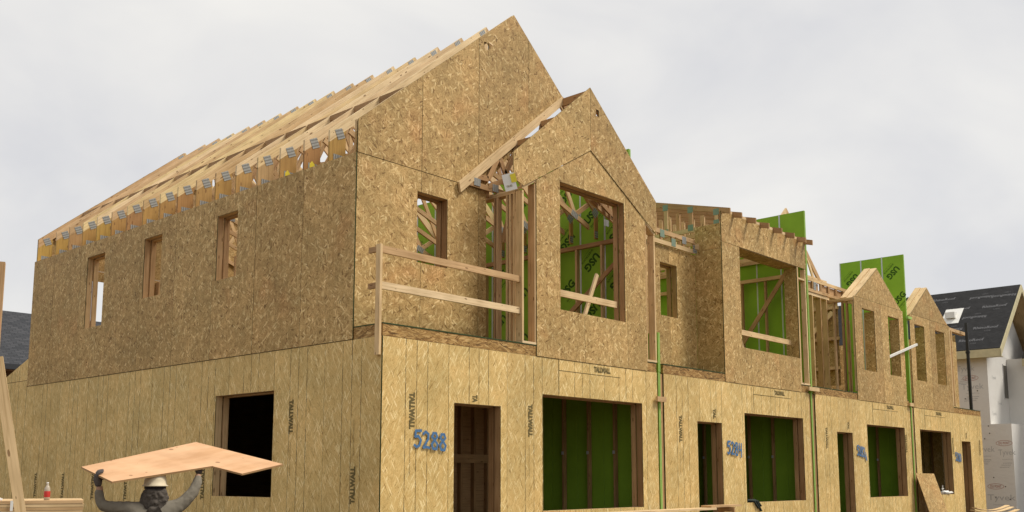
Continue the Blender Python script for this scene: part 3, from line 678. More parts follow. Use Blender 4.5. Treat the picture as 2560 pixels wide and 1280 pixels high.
# ---- 5282 and 5280
for k, (b0, b1, ap, wins) in ((2, (15.26, 18.50, 16.85, ((15.75, 16.52), (17.44, 18.18)))), (3, (19.0, 22.20, 20.50, ((19.34, 20.08), (20.97, 21.72))))):
    T = TH[k]; ez = 6.13; az = 7.12; w0, w1 = 4.37, 5.95
    wall(T, 'y', -.018, .011, [(b0, H1 + .008), (b1, H1 + .008), (b1, 6.20), (b0, 6.20)], [(a, b, w0, w1) for a, b in wins], 'osb_tan', seams=[(wins[0][1] + wins[1][0]) / 2], u0=b0)
    sl = (az - ez) / (ap - b0); sr = (az - ez) / (b1 - ap)
    g0 = b0 + .07 / sl + .002; g1 = b1 - .07 / sr - .002
    add('gable_panel', prism_mesh([[(g0, 6.207), (g1, 6.207), (ap, az)]], 'y', -.018, -.007, ['osb_tan', 'seal'], b0), T)
    for a, b in wins:
        opening(T, 'y', a, b + .014, w0, w1, -.006, .09, zb=HD, zt=6.1, mat='lumber', dbl=False)
        wall(T, 'x', b + .001, .009, [(-.006, w0), (.24, w0), (.24, w1 - .006), (-.006, w1 - .006)], [], 'osb_tan', name='jamb_lining')
    for y in (0.0, .17):
        th = .15
        nl = math.hypot(1, sl); nr = math.hypot(1, sr); up = .035 + .02 * (y > 0)
        add('rake_rafter', prism_mesh([[(b0, ez + up), (b0 + .03, ez + up - th), (ap - .001, az + up - th), (ap - .001, az + up)]], 'y', y - .005, y + .15, ['lumber_pale'], grain=(1, sl)), T)
        add('rake_rafter', prism_mesh([[(b1, ez + up), (b1 - .03, ez + up - th), (ap + .001, az + up - th), (ap + .001, az + up)]], 'y', y - .005, y + .15, ['lumber_pale'], grain=(1, -sr)), T)
    for i in range(4): box('side_stud', (b1 - .045, .12 + i * .45, HD), (b1 - .008, .158 + i * .45, 6.1), 'lumber', T)
    # side wall of the bay, bare studs
    if k == 2:
        for y in (.0, .16, .27, .50): box('side_stud', (b0 - .002, y, HD + .038), (b0 + .088, y + .038, 6.08), 'lumber_brown' if .1 < y < .3 else 'lumber', T)
        for a in (6.08, 6.118): box('side_plate', (b0 - .03, -.004, a), (b0 + .1, D + .1, a + .035), 'lumber', T)
T = TH[2]
for i in range(8):
    x = (12.95, 13.2, 13.44, 13.62, 13.98, 14.3, 14.75, 15.1)[i]
    box('front_stud', (x, D, HD + .038), (x + .04, D + .13, 6.15), 'lumber' if i % 3 else 'lumber_brown', T)
box('header', (12.93, D + .01, 5.90), (13.25, D + .1, 6.148), 'lumber', T)
for a in (6.152, 6.192): box('top_plate', (12.9, D, a), (15.28, D + .14, a + .038), 'lumber_pale', T)
box('bottom_plate', (12.9, D, HD), (15.25, D + .13, HD + .036), 'lumber', T)
Gd = box('girder_truss', (12.9, D - .02, 6.50), (16.6, D + .02, 6.58), 'lumber_pale', T)
box('bottom_chord', (12.9, D - .02, 6.235), (16.6, D + .02, 6.31), 'lumber', Gd)
for i in range(8):
    x = 12.95 + i * .45
    box('web', (x, D - .018, 6.312), (x + .09, D + .018, 6.498), 'lumber_brown', Gd)
    if i < 4: box('gusset_plate', (x + .02 * i, D - .025, 6.30), (x + .2, D - .021, 6.5), 'plate_green' if i < 2 else 'plate', Gd)
box('girder_backing', (12.92, D + .022, 6.32), (14.7, D + .04, 6.49), 'lumber_brown', T); box('girder_backing', (14.9, D + .022, 6.32), (16.5, D + .04, 6.49), 'lumber', T)
# open gable truss above
t = box('roof_truss', (12.92, D + .054, 6.585), (15.3, D + .084, 6.66), 'lumber_pale', T)
s = .86; ax, az = 13.2, 8.16
add('top_chord', prism_mesh([[(ax + .001, az), (ax + .001, az - .17), (15.05, az - s * (15.05 - ax) - .17), (15.2, az - s * (15.2 - ax))]], 'y', D + .05, D + .088, ['lumber'], grain=(1, -s)), t)
add('top_chord', prism_mesh([[(ax - .001, az), (ax - .001, az - .17), (12.92, az - s * .28 - .17), (12.92, az - s * .28)]], 'y', D + .05, D + .088, ['lumber_pale'], grain=(1, s)), t)
for a, b in (((14.1, 7.30), (13.62, 6.63)), ((14.13, 7.30), (14.55, 6.63)), ((13.25, 8.0), (13.2, 6.63))): beam('web', (a[0], D + .069, a[1]), (b[0], D + .069, b[1]), .032, .09, 'lumber_pale', t)
for i in range(9):
    x = 13.0 + i * .62
    box('partition_stud', (x, 3.2, HD), (x + .04, 3.29, 6.1), 'lumber', T)
for z in (4.85, 5.5, 6.1): box('partition_plate', (12.95, 3.2, z), (18.5, 3.285, z + .07), 'lumber', T)
beam('wall_brace', (15.5, 1.4, 6.2), (14.7, 1.2, 4.9), .04, .14, 'lumber_pale', T); beam('wall_brace', (16.2, 1.6, 5.5), (14.8, 1.4, 4.6), .04, .14, 'lumber', T)
for i in range(15):
    box('party_stud', (18.58, 1.95 + i * .41, HD), (18.67, 1.99 + i * .41, 6.5), 'lumber' if i % 2 else 'lumber_brown', T)
for z in (4.75, 5.6, 6.5, 6.9): box('party_plate', (18.575, 1.86, z), (18.672, 9, z + .09), 'lumber', T)
box('party_sheet', (18.69, 1.90, 4.3), (18.70, 9, 6.95), 'osb_tan', T)
beam('wall_brace', (18.55, 2.0, 6.4), (18.55, 4.4, 4.3), .04, .13, 'lumber_pale', T, side=(1, 0, 0))
T = TH[3]
for x in (22.21, 22.40): box('corner_stud', (x, -.012, HD + .038), (x + .04, .1, 6.1), 'lumber_pale', T)
wall(T, 'y', D - .012, .011, [(22.30, HD + .002), (LEN, HD + .002), (LEN, 6.02), (22.30, 6.02)], [], 'osb_tan')
beam('eave_plate', (21.9, .28, 6.22), (24.45, .28, 6.22), .14, .10, 'lumber', T)
box('corner_post', (22.45, D - .01, 6.02), (22.6, D + .1, 6.17), 'lumber', T)
# rear upper walls
for k in (1, 2, 3):
    u = units[k]; wall(TH[k], 'y', YB, -.011, [(u['x0'], H1 + .01), (u['x1'], H1 + .01), (u['x1'], HT), (u['x0'], HT)], [(u['x0'] + 1.5, u['x0'] + 3.2, 4.6, 5.9)], 'osb_tan')

# ------------------------------------------------------------ party walls of green gypsum board
def party(x, label, spans, marks):
    W = thing('party_wall', label, 'wall', (x, 0, 0), 'green party walls between the townhouses')
    for (y0, y1, z0, z1) in spans:
        n = max(1, round((y1 - y0) / .61)); w = (y1 - y0) / n
        for i in range(n):
            a, b = y0 + i * w, y0 + (i + 1) * w
            for s in (-1, 1):
                e0 = x - .030 if s < 0 else x + .007
                lo = (e0, a + (.002 if i else 0), z0); hi = (e0 + .023, b - .002, z1)
                pm = prism_mesh([[(lo[1], z0), (hi[1], z0), (hi[1], z1), (lo[1], z1)]], 'x', lo[0], hi[0], ['green', 'green_edge'])
                add('gypsum_sheet', pm, W)
            if i and z0 > 3: box('h_stud', (x - .034, a - .018, z0), (x - .0305, a + .018, z1 + .005), 'steel', W)
        box('h_stud', (x - .034, y1 + .001, z0), (x + .034, y1 + .03, z1 + .005), 'steel', W)
    for (y, z, f) in marks:
        if f > 0: rt, up = Vector((0, .72, -.69)), Vector((0, -.69, -.72))
        else: rt, up = Vector((0, -.72, .69)), Vector((0, .69, .72))
        c = Vector((x - .0312, y, z))
        text('board_logo', 'USG', c, rt, up, .40, .18, 'print_green', W, .045)
        text('board_print', 'SHEETROCK', c - up * .17, rt, up, .38, .045, 'print_green', W, .02)
        text('board_print', 'Firecode liner panel', c - up * .23, rt, up, .34, .025, 'print_green', W, 0)
    return W
m1 = []
for i in range(10):
    for j in range(5):
        m1.append((.86 + .61 * i, 4.45 + .95 * j + (.45 if i % 2 else 0), 1 if (i + j) % 3 else -1))
party(PW[0], 'green gypsum party wall between the 5288 and 5284 shells', [(-.008, YB - .1, -.02, H1 + .02), (-.014, .54, H1 + .022, 4.33), (.56, YB - .1, H1 + .022, 7.93)], [m for m in m1 if m[1] < 7.7])
party(PW[1], 'green gypsum party wall rising behind the rafter tails of the 5284 shell', [(-.01, YB - .1, -.02, H1 + .02), (-.022, YB - .1, H1 + .022, 7.86)], [])
party(PW[2], 'green gypsum party wall standing tall behind the gabled bay of the 5282 shell', [(-.01, YB - .1, -.02, H1 + .02), (-.022, 1.79, H1 + .022, 7.84), (1.83, YB - .1, H1 + .022, 4.05)], [(1.45, 7.30, 1), (.28, 7.36, 1), (.14, 6.62, -1), (.85, 6.95, -1), (1.3, 5.2, 1), (.6, 5.6, -1)])
for x0_, x1_, z, lab in ((6.36, 6.64, 3.06, 'green board edge beside the 5288 window'), (12.46, 12.97, 3.64, 'green board edge beside the bare stud wall'), (18.53, 18.80, 3.60, 'green board edge joining the two small gabled bays')):
    b = box('lumber_block', (x0_, -.085, z), (x1_, -.046, z + .09), 'lumber', None)
    tag(b, 'short lumber block nailed across the ' + lab, 'block', 'lumber blocks across the party wall edges')
b = box('plastic_bracket', (18.72, -.09, 6.02), (18.98, -.02, 6.09), 'green_edge', None); tag(b, 'small bright green bracket capping the board edge by the 5280 gable', 'bracket')
# ------------------------------------------------------------ loose things
# worker seen from behind, carrying a cut plywood sheet over the head
WC = Vector((-3.66, -1.01, 0)); FWD = Vector((.47, .883, 0)); RGT = Vector((.883, -.47, 0))
def wp(a, b, z): return tuple(WC + RGT * a + FWD * b + Vector((0, 0, z)))
def skinned(name, verts, edges, radii, mat, parent, root=0, sub=2, fold=0.0):
    me = bpy.data.meshes.new('m'); me.from_pydata([wp(*v) for v in verts], edges, []); me.materials.append(M[mat])
    o = add(name, me, parent)
    sk = o.modifiers.new('skin', 'SKIN'); sk.use_smooth_shade = True
    for i, r in enumerate(radii):
        sv = me.skin_vertices[0].data[i]; sv.radius = (r, r) if not isinstance(r, tuple) else r; sv.use_root = (i == root)
    ss = o.modifiers.new('sub', 'SUBSURF'); ss.levels = sub; ss.render_levels = sub
    if fold:
        s2 = o.modifiers.new('sub2', 'SUBSURF'); s2.levels = 2; s2.render_levels = 2
        for nm, size, st in (('folds', .085, fold), ('creases', .04, fold * .3)):
            tx = bpy.data.textures.new(nm, 'CLOUDS'); tx.noise_scale = size; tx.noise_basis = 'ORIGINAL_PERLIN'; tx.noise_type = 'HARD_NOISE'
            dm = o.modifiers.new(nm, 'DISPLACE'); dm.texture = tx; dm.texture_coords = 'GLOBAL'; dm.strength = st; dm.mid_level = .35
    return o
LS, LE, LWr = (-.19, .0, 1.435), (-.475, .04, 1.462), (-.50, .02, 1.66)
RS, RE, RWr = (.19, .0, 1.435), (.355, .03, 1.585), (.40, .12, 1.765)
bv = [(0, 0, .95), (0, 0, 1.15), (0, 0, 1.36), (0, .01, 1.47), (0, .03, 1.60), (0, .03, 1.70), LS, LE, LWr, RS, RE, RWr,
      (-.1, 0, .90), (-.11, .03, .50), (-.11, -.02, .09), (-.11, .12, .04), (.1, 0, .90), (.11, .0, .50), (.11, -.06, .09), (.11, .08, .04)]
be = [(0, 1), (1, 2), (2, 3), (3, 4), (4, 5), (2, 6), (6, 7), (7, 8), (2, 9), (9, 10), (10, 11), (0, 12), (12, 13), (13, 14), (14, 15), (0, 16), (16, 17), (17, 18), (18, 19)]
br = [.13, .13, .13, .055, .085, .075, .06, .042, .032, .06, .042, .032, .08, .055, .04, .04, .08, .055, .04, .04]
person = skinned('person', bv, be, br, 'skin', None)
tag(person, 'worker in hard hat and dark vest carrying a plywood sheet overhead with both arms', 'person')
skinned('shirt', [(0, 0, 1.0), (0, 0, 1.2), (0, 0, 1.355), LS, (-.33, .02, 1.44), LE, (-.495, .03, 1.56), (-.50, .02, 1.635), RS, (.28, .02, 1.50), RE, (.385, .07, 1.67), (.40, .11, 1.75)],
        [(0, 1), (1, 2), (2, 3), (3, 4), (4, 5), (5, 6), (6, 7), (2, 8), (8, 9), (9, 10), (10, 11), (11, 12)],
        [(.17, .14), (.17, .14), (.16, .12), .08, .068, .062, .05, .044, .08, .07, .062, .052, .047], 'shirt', person, fold=.014)
skinned('trousers', [(0, 0, 1.0), (-.1, 0, .9), (-.11, .03, .5), (-.11, -.02, .12), (.1, 0, .9), (.11, 0, .5), (.11, -.06, .12)], [(0, 1), (1, 2), (2, 3), (0, 4), (4, 5), (5, 6)], [.155, .1, .075, .065, .1, .075, .065], 'trouser', person)
skinned('vest', [(0, -.005, 1.02), (0, -.005, 1.2), (0, -.012, 1.345), (-.115, -.012, 1.425), (.115, -.012, 1.425)], [(0, 1), (1, 2), (2, 3), (2, 4)], [(.178, .15), (.175, .15), (.155, .135), (.085, .1), (.085, .1)], 'vest', person, fold=.02)
def lathe(name, prof, mat, parent, cx=0, cy=0, sx=1.0, sy=1.0, n=28, wob=0.0):
    bm = bmesh.new(); rings = []
    for k, (r, z) in enumerate(prof):
        ring = []
        for i in range(n):
            a = 2 * math.pi * i / n; rr = r * (1 + wob * math.sin(3 * a + k) + wob * .7 * math.sin(7 * a + 2 * k))
            ring.append(bm.verts.new(wp(cx + rr * math.cos(a) * sx, cy + rr * math.sin(a) * sy, z)))
        rings.append(ring)
    for a, b in zip(rings, rings[1:]):
        for i in range(n): bm.faces.new((a[i], a[(i + 1) % n], b[(i + 1) % n], b[i]))
    bm.faces.new(rings[-1])
    bmesh.ops.recalc_face_normals(bm, faces=bm.faces)
    for f in bm.faces: f.smooth = True
    me = bpy.data.meshes.new('m'); bm.to_mesh(me); bm.free(); me.materials.append(M[mat]); return add(name, me, parent)
hh = lathe('hard_hat', [(.112, 1.655), (.126, 1.643), (.128, 1.648), (.110, 1.660), (.106, 1.70), (.098, 1.738), (.078, 1.764), (.04, 1.776), (.01, 1.779)], 'hat', person, 0, .025, .95, 1.12)
hd = lathe('neck_shade', [(.09, 1.36), (.115, 1.40), (.128, 1.45), (.130, 1.50), (.127, 1.54), (.122, 1.575), (.112, 1.60), (.10, 1.615), (.095, 1.625)], 'hood', person, 0, .0, 1.0, .88, wob=.045)
s2 = hd.modifiers.new('sub', 'SUBSURF'); s2.levels = 2; s2.render_levels = 2
tx = bpy.data.textures.new('hood_folds', 'CLOUDS'); tx.noise_scale = .06; tx.noise_type = 'HARD_NOISE'
dm = hd.modifiers.new('folds', 'DISPLACE'); dm.texture = tx; dm.texture_coords = 'GLOBAL'; dm.strength = .035; dm.mid_level = .4
lathe('hat_band', [(.098, 1.618), (.1, 1.64), (.098, 1.654)], 'vest', person, 0, .02, 1, 1.05)
skinned('hood_fold', [(-.05, -.12, 1.40), (0, -.14, 1.365), (.05, -.12, 1.40)], [(0, 1), (1, 2)], [.05, .065, .05], 'hood', person, root=1)
# gloves: palm and five fingers, left hand hooked over the sheet edge, right hand flat beneath it
def glove(side, w, pts):
    hv = [w]; ed = []; rd = [.034]
    hv.append(pts['palm']); ed.append((0, 1)); rd.append((.042, .026))
    for f in pts['fingers']:
        base = 1
        for k, q in enumerate(f):
            hv.append(q); ed.append((base, len(hv) - 1)); base = len(hv) - 1; rd.append((.0145, .013, .0115, .01)[k])
    return skinned('glove', hv, ed, rd, 'glove', person, root=1)
def spread(c, dirs): return [[tuple(c[i] + d[i] * t for i in range(3)) for t in (.35, .7, 1.0)] for d in dirs]
lh = (-.515, .0, 1.715)
glove('l', (-.503, .02, 1.64), dict(palm=lh, fingers=[
    [(-.53, .05, 1.745), (-.515, .065, 1.785), (-.475, .065, 1.80)], [(-.535, .025, 1.75), (-.515, .03, 1.79), (-.465, .03, 1.798)],
    [(-.53, -.005, 1.748), (-.51, -.005, 1.782), (-.462, -.005, 1.79)], [(-.52, -.03, 1.742), (-.50, -.035, 1.77), (-.465, -.035, 1.778)],
    [(-.485, .03, 1.715), (-.455, .035, 1.72), (-.43, .03, 1.725)]]))
glove('r', (.40, .12, 1.765), dict(palm=(.40, .17, 1.815), fingers=[
    [(.38, .21, 1.835), (.375, .24, 1.845), (.37, .265, 1.85)], [(.40, .215, 1.838), (.40, .25, 1.848), (.40, .278, 1.855)],
    [(.42, .21, 1.838), (.425, .242, 1.85), (.43, .27, 1.857)], [(.435, .195, 1.838), (.445, .22, 1.848), (.455, .24, 1.855)],
    [(.365, .18, 1.825), (.34, .195, 1.83), (.32, .205, 1.832)]]))

# the cut sheet
N = Vector((-.16474, -.22401, .96056))
pp = [(-4.139, -.465, 1.829), (-4.121, -1.073, 1.690), (-3.145, -1.153, 1.839), (-3.051, -1.543, 1.764), (-2.550, -1.495, 1.861), (-2.813, -.260, 2.104)]
pv = [Vector(p) for p in pp]; n = 6
ux = (pv[5] - pv[0]).normalized(); uy = N.cross(ux)
vs = pv + [p - N * .018 for p in pv]
fs = [list(range(6)), [11 - i for i in range(6)]] + [[i, i + 6, (i + 1) % 6 + 6, (i + 1) % 6] for i in range(6)]
uvs = [[((v - pv[0]).dot(ux), (v - pv[0]).dot(uy) * .35) for v in (vs[i] for i in f)] for f in fs[:2]] + [[(0, 0), (0, .018), (1, .018), (1, 0)] for _ in range(6)]
pm = mesh_of(vs, fs, uvs, [M['plywood'], M['lumber_brown']], [0, 0] + [1] * 6)
bm = bmesh.new(); bm.from_mesh(pm); bmesh.ops.recalc_face_normals(bm, faces=bm.faces); bm.to_mesh(pm); bm.free()
tag(add('plywood_sheet', pm), 'reddish L-shaped cut plywood sheet held above the worker in the hard hat', 'plywood sheet')

# stacked lumber with bottle and tool
sdir = Vector((.92, -.391, 0)); sback = Vector((.391, .92, 0)); so_ = Vector((-3.04, 1.85, 0))
S = thing('lumber_stack', 'tall pile of yellowish boards under the leaning brace, with a bottle on top', 'lumber stack', tuple(so_))
rot = Matrix(((sdir.x, sback.x, 0, 0), (sdir.y, sback.y, 0, 0), (0, 0, 1, 0), (0, 0, 0, 1)))
bmsh = [box_mesh(2.6, .286, .036, 'lumber_pale'), box_mesh(2.6, .286, .036, 'lumber')]
for i in range(36):
    for j in range(4):
        add('board', bmsh[(i * 3 + j) % 2], S, tr(*so_) @ rot @ tr(-2.6 + random.uniform(-.012, .012), j * .292 + random.uniform(-.004, .004), .05 + i * .039))
for a in (-2.3, -1.2, -.2): add('skid', box_mesh(.09, 1.15, .05, 'lumber_brown'), S, tr(*so_) @ rot @ tr(a, 0, 0))
add('strap', box_mesh(.03, .004, .12, 'white'), S, tr(*so_) @ rot @ tr(-.78, -.02, 1.335))
def obj_lathe(name, prof, mat, parent, loc, n=20):
    bm = bmesh.new(); rings = [[bm.verts.new((loc[0] + r * math.cos(6.2832 * i / n), loc[1] + r * math.sin(6.2832 * i / n), loc[2] + z)) for i in range(n)] for r, z in prof]
    for a, b in zip(rings, rings[1:]):
        for i in range(n): bm.faces.new((a[i], a[(i + 1) % n], b[(i + 1) % n], b[i]))
    bm.faces.new(rings[-1]); bm.faces.new(rings[0][::-1])
    for f in bm.faces: f.smooth = True
    me = bpy.data.meshes.new('m'); bm.to_mesh(me); bm.free(); me.materials.append(M[mat]); return add(name, me, parent)
ztop = .05 + 35 * .039 + .0365
bl = tuple(so_ - sdir * .40 + sback * .25 + Vector((0, 0, ztop)))
B = thing('drink_bottle', 'small clear plastic drink bottle with red label standing on the lumber pile', 'bottle', bl)
obj_lathe('bottle_body', [(.028, 0), (.034, .008), (.034, .07), (.031, .09), (.034, .11), (.033, .14), (.02, .165), (.012, .18), (.012, .195)], 'film', B, bl)
obj_lathe('label', [(.0345, .035), (.0352, .037), (.0352, .105), (.0345, .107)], 'red', B, bl)
obj_lathe('cap', [(.014, .192), (.014, .21), (.012, .212)], 'white', B, bl)
tl = so_ - sdir * .98 + sback * .1 + Vector((0, 0, ztop))
K = thing('hand_tool', 'white-handled hand tool lying on the end of the lumber pile', 'tool', tuple(tl))
pts = [tl + sdir * a + sback * .02 + Vector((0, 0, z)) for a, z in ((-.16, .015), (-.08, .05), (0, .06), (.07, .03), (.11, .012))]
for a, b in zip(pts, pts[1:]): beam('handle', a, b, .02, .024, 'white', K)
beam('blade', tl - sdir * .2 + Vector((0, 0, .012)), tl + sdir * .06 + Vector((0, 0, .012)), .05, .008, 'steel', K)

# leaning brace and post at the edge of the lot
b = beam('brace_board', (-5.36, -1.53, 2.70), (-4.855, -1.69, -.03), .08, .06, 'lumber_pale', None, side=(.92, -.39, 0)); tag(b, 'long pale lumber brace leaning in front of the board pile', 'board')
b = beam('lumber_post', (-5.345, -1.385, 0), (-5.345, -1.385, 3.51), .09, .09, 'lumber', None, side=(.92, -.39, 0)); tag(b, 'upright lumber post that the leaning brace rests against', 'post')

# leaning sheathing sheet, planks, window-sill odds and ends
a, bq = Vector((18.62, -.10, 1.80)), Vector((19.98, -.10, 1.79)); c, d = Vector((20.02, -.62, .0)), Vector((18.66, -.62, .0))
nrm = (bq - a).cross(d - a).normalized() * .012
vs = [d, c, bq, a, d + nrm, c + nrm, bq + nrm, a + nrm]
fs = [(0, 1, 2, 3), (7, 6, 5, 4), (0, 4, 5, 1), (1, 5, 6, 2), (2, 6, 7, 3), (3, 7, 4, 0)]
pm = mesh_of(vs, fs, [[(0, 0), (1.36, 0), (1.36, 1.9), (0, 1.9)]] * 2 + [[(0, 0), (.01, 0), (1, .01), (0, 1)]] * 4, [M['osb_tan']])
bm = bmesh.new(); bm.from_mesh(pm); bmesh.ops.recalc_face_normals(bm, faces=bm.faces); bm.to_mesh(pm); bm.free()
tag(add('osb_sheet', pm), 'loose strand board sheet leaning below the 5280 window', 'board sheet')
def crumple(name, loc, dims, mat, n=14, seed=1, amp=.4):
    rnd = random.Random(seed); bm = bmesh.new(); bmesh.ops.create_icosphere(bm, subdivisions=3, radius=.5)
    f = [Vector((rnd.uniform(3, 9), rnd.uniform(3, 9), rnd.uniform(3, 9))) for _ in range(3)]
    for v in bm.verts:
        q = v.co.copy(); k = 1 + amp * (math.sin(q.dot(f[0]) * 2) * .5 + math.sin(q.dot(f[1]) * 3.1 + 1) * .35 + math.sin(q.dot(f[2]) * 5 + 2) * .2)
        v.co = Vector((loc[0] + q.x * k * dims[0], loc[1] + q.y * k * dims[1], max(loc[2], loc[2] + dims[2] * .4 + q.z * k * dims[2])))
    for fc in bm.faces: fc.smooth = True
    me = bpy.data.meshes.new('m'); bm.to_mesh(me); bm.free(); me.materials.append(M[mat]); return me
C = tag(add('strap_bundle', crumple('x', (9.85, .03, 1.20), (.42, .12, .07), 'cloth_dark', seed=3)), 'dark crumpled strap bundle hanging over the 5284 window sill', 'strap')
for k, (p, q) in enumerate((((9.95, -.02, 1.23), (10.12, -.035, 1.02)), ((9.85, -.02, 1.23), (10.02, -.03, 1.08)), ((10.0, -.025, 1.22), (10.1, -.04, 1.12)))): beam('strap_end', p, q, .05, .02, 'cloth_dark', C)
C = tag(add('plastic_scraps', crumple('x', (21.25, .04, 1.20), (.75, .14, .11), 'white', seed=9, amp=.55)), 'white crumpled plastic scraps on the 5280 window sill', 'scraps')
beam('plastic_strip', (20.98, .03, 1.2), (20.98, .03, 1.46), .02, .02, 'white', C); beam('plastic_strip', (20.9, .03, 1.36), (21.06, .03, 1.37), .02, .02, 'white', C)
tag(beam('steel_channel', (17.50, .05, 4.85), (19.10, -.14, 5.33), .05, .06, 'white', None), 'bright metal channel poking out of the 5282 bay window', 'metal channel')
p = thing('steel_pole', 'tall black steel pole standing on the deck end of the 5280 shell', 'pole', (24.05, .06, HD))
box('pole_shaft', (24.01, .02, HD + .012), (24.09, .10, 6.52), 'dark_metal', p); box('collar', (23.995, .005, 5.55), (24.105, .115, 5.62), 'dark_metal', p); box('foot_plate', (23.95, .0, HD), (24.15, .16, HD + .012), 'dark_metal', p)
# trestle plank across the front
p = thing('trestle_plank', 'long scaffold plank on trestles running past the 5288 window and 5284 door', 'plank', (3, -.45, 0))
box('plank', (2.95, -.52, 1.125), (7.55, -.27, 1.163), 'lumber_pale', p); box('plank', (7.4, -.50, 1.165), (8.5, -.28, 1.20), 'lumber', p)
for x in (3.3, 5.6, 8.1):
    zt = 1.12 if x < 8 else 1.16
    box('trestle_bar', (x, -.56, zt - .09), (x + .04, -.22, zt), 'lumber_brown', p)
    for y in (-.56, -.26): box('leg', (x, y, -.02), (x + .038, y + .038, zt - .091), 'lumber_brown', p)
for k, (x0_, x1_, y_, z_) in enumerate(((21.2, 24.9, -.75, .66), (20.6, 24.4, -1.05, .60), (22.0, 25.2, -.55, .70))):
    bm = bmesh.new(); prev = None
    for i in range(13):
        t_ = i / 12; x = x0_ + (x1_ - x0_) * t_; z = z_ + .10 * (2 * t_ - 1) ** 2
        ring = [bm.verts.new((x, y_ + dy, z + dz)) for dy, dz in ((0, 0), (.14, 0), (.14, .02), (0, .02))]
        if prev:
            for j in range(4): bm.faces.new((prev[j], prev[(j + 1) % 4], ring[(j + 1) % 4], ring[j]))
        else: bm.faces.new(ring[::-1])
        prev = ring
    bm.faces.new(prev); bmesh.ops.recalc_face_normals(bm, faces=bm.faces)
    me = bpy.data.meshes.new('m'); bm.to_mesh(me); bm.free(); me.uv_layers.new(name='UVMap'); me.materials.append(M['lumber_pale'])
    tag(add('trim_board', me), ['bowed pale trim board lying on the step by the 5280 door', 'bowed trim board lying lowest on the step below the 5280 window', 'short bowed trim board on top of the pile by the 5280 door'][k], 'board', 'bowed trim boards by the last door')
st = box('door_step', (20.4, -1.3, -.05), (25.3, -.02, .595), 'concrete', None); tag(st, 'low concrete step in front of the 5280 door', 'step')

# ------------------------------------------------------------ house wrapped in white sheeting
HW = thing('wrapped_house', 'unfinished house in white wrap with black roof underlayment beyond the 5280 shell', 'house', (28.5, .82, 0))
box('upper_wall', (28.5, .82, 3.5), (33.8, 9.0, 6.05), 'tyvek', HW); box('lower_wall', (28.48, .15, .35), (33.8, 9.02, 3.52), 'tyvek', HW)
box('base_board', (28.46, .13, .0), (33.9, 9.05, .36), 'dark_metal', HW)
box('side_wing', (30.82, -5.5, .36), (36.4, .815, 6.0), 'tyvek', HW)
for nm, x in (('slit_window', 30.35),):
    w_ = box(nm, (x, .80, 4.55), (x + .42, .815, 5.75), 'glass_dark', HW); box('frame', (x - .04, .805, 4.5), (x - .002, .818, 5.8), 'tyvek_ink', w_)
def slope(name, x0, z0, x1, z1, y0, y1, th, mat, parent):
    return add(name, prism_mesh([[(x0, z0), (x1, z1), (x1, z1 - th), (x0, z0 - th)]], 'y', y0, y1, [mat]), parent)
rf = slope('roof_underlay', 28.08, 6.15, 31.16, 8.82, .24, 9.3, .03, 'underlay', HW); slope('roof_underlay', 34.24, 6.15, 31.161, 8.82, .24, 9.3, .03, 'underlay', HW)
slope('roof_deck', 28.10, 6.11, 31.159, 8.77, .25, 9.28, .06, 'lumber', HW); slope('roof_deck', 34.22, 6.11, 31.162, 8.77, .25, 9.28, .06, 'lumber', HW)
slope('rake_fascia', 28.06, 6.11, 31.155, 8.80, .20, .238, .26, 'fascia', HW); slope('rake_fascia', 34.26, 6.11, 31.165, 8.80, .20, .238, .26, 'fascia', HW)
box('eave_fascia', (28.04, .24, 5.84), (28.075, 9.3, 6.12), 'fascia', HW); box('soffit', (28.08, .26, 5.86), (28.52, 9.2, 5.88), 'fascia', HW)
add('gable_wall', prism_mesh([[(28.6, 6.04), (33.7, 6.04), (31.16, 8.3)]], 'y', .82, .86, ['tyvek']), HW)
slope('roof_underlay', 30.5, 5.98, 33.6, 8.45, -5.9, .19, .03, 'underlay', HW); slope('roof_underlay', 36.7, 5.98, 33.601, 8.45, -5.9, .19, .03, 'underlay', HW)
box('eave_fascia', (30.46, -5.9, 5.68), (30.5, .19, 5.95), 'fascia', HW); slope('rake_fascia', 30.46, 5.95, 33.6, 8.45, -5.95, -5.905, .26, 'fascia', HW)
v = box('roof_vent', (29.55, 2.15, 7.58), (30.05, 2.50, 7.80), 'white', HW); v.matrix_basis = v.matrix_basis  # sits on the slope
slope('vent_flange', 29.45, 7.355, 30.2, 8.005, 2.0, 2.65, .01, 'white', HW)
sdv = Vector((31.16 - 28.08, 0, 8.82 - 6.15)).normalized(); nv = Vector((-sdv.z, 0, sdv.x))
for k, (t_, y_, f) in enumerate(((.6, 1.3, 1), (.75, 3.0, -1), (1.35, .95, 1), (1.4, 2.2, -1), (2.1, 1.5, -1), (2.15, 3.1, -1), (2.75, .9, 1), (2.8, 2.2, 1), (3.45, 1.5, -1), (3.4, .7, -1), (3.6, 2.9, 1))):
    c = Vector((28.08, y_, 6.15)) + sdv * t_ + nv * .006
    text('underlay_print', 'RhinoRoof', c, (0, -f, 0), sdv * f, .85, .16, 'underlay_ink', HW, .03)
    text('underlay_print', 'U20', c - sdv * .22 * f - Vector((0, .1, 0)), (0, -f, 0), sdv * f, .2, .07, 'underlay_ink', HW, .0)
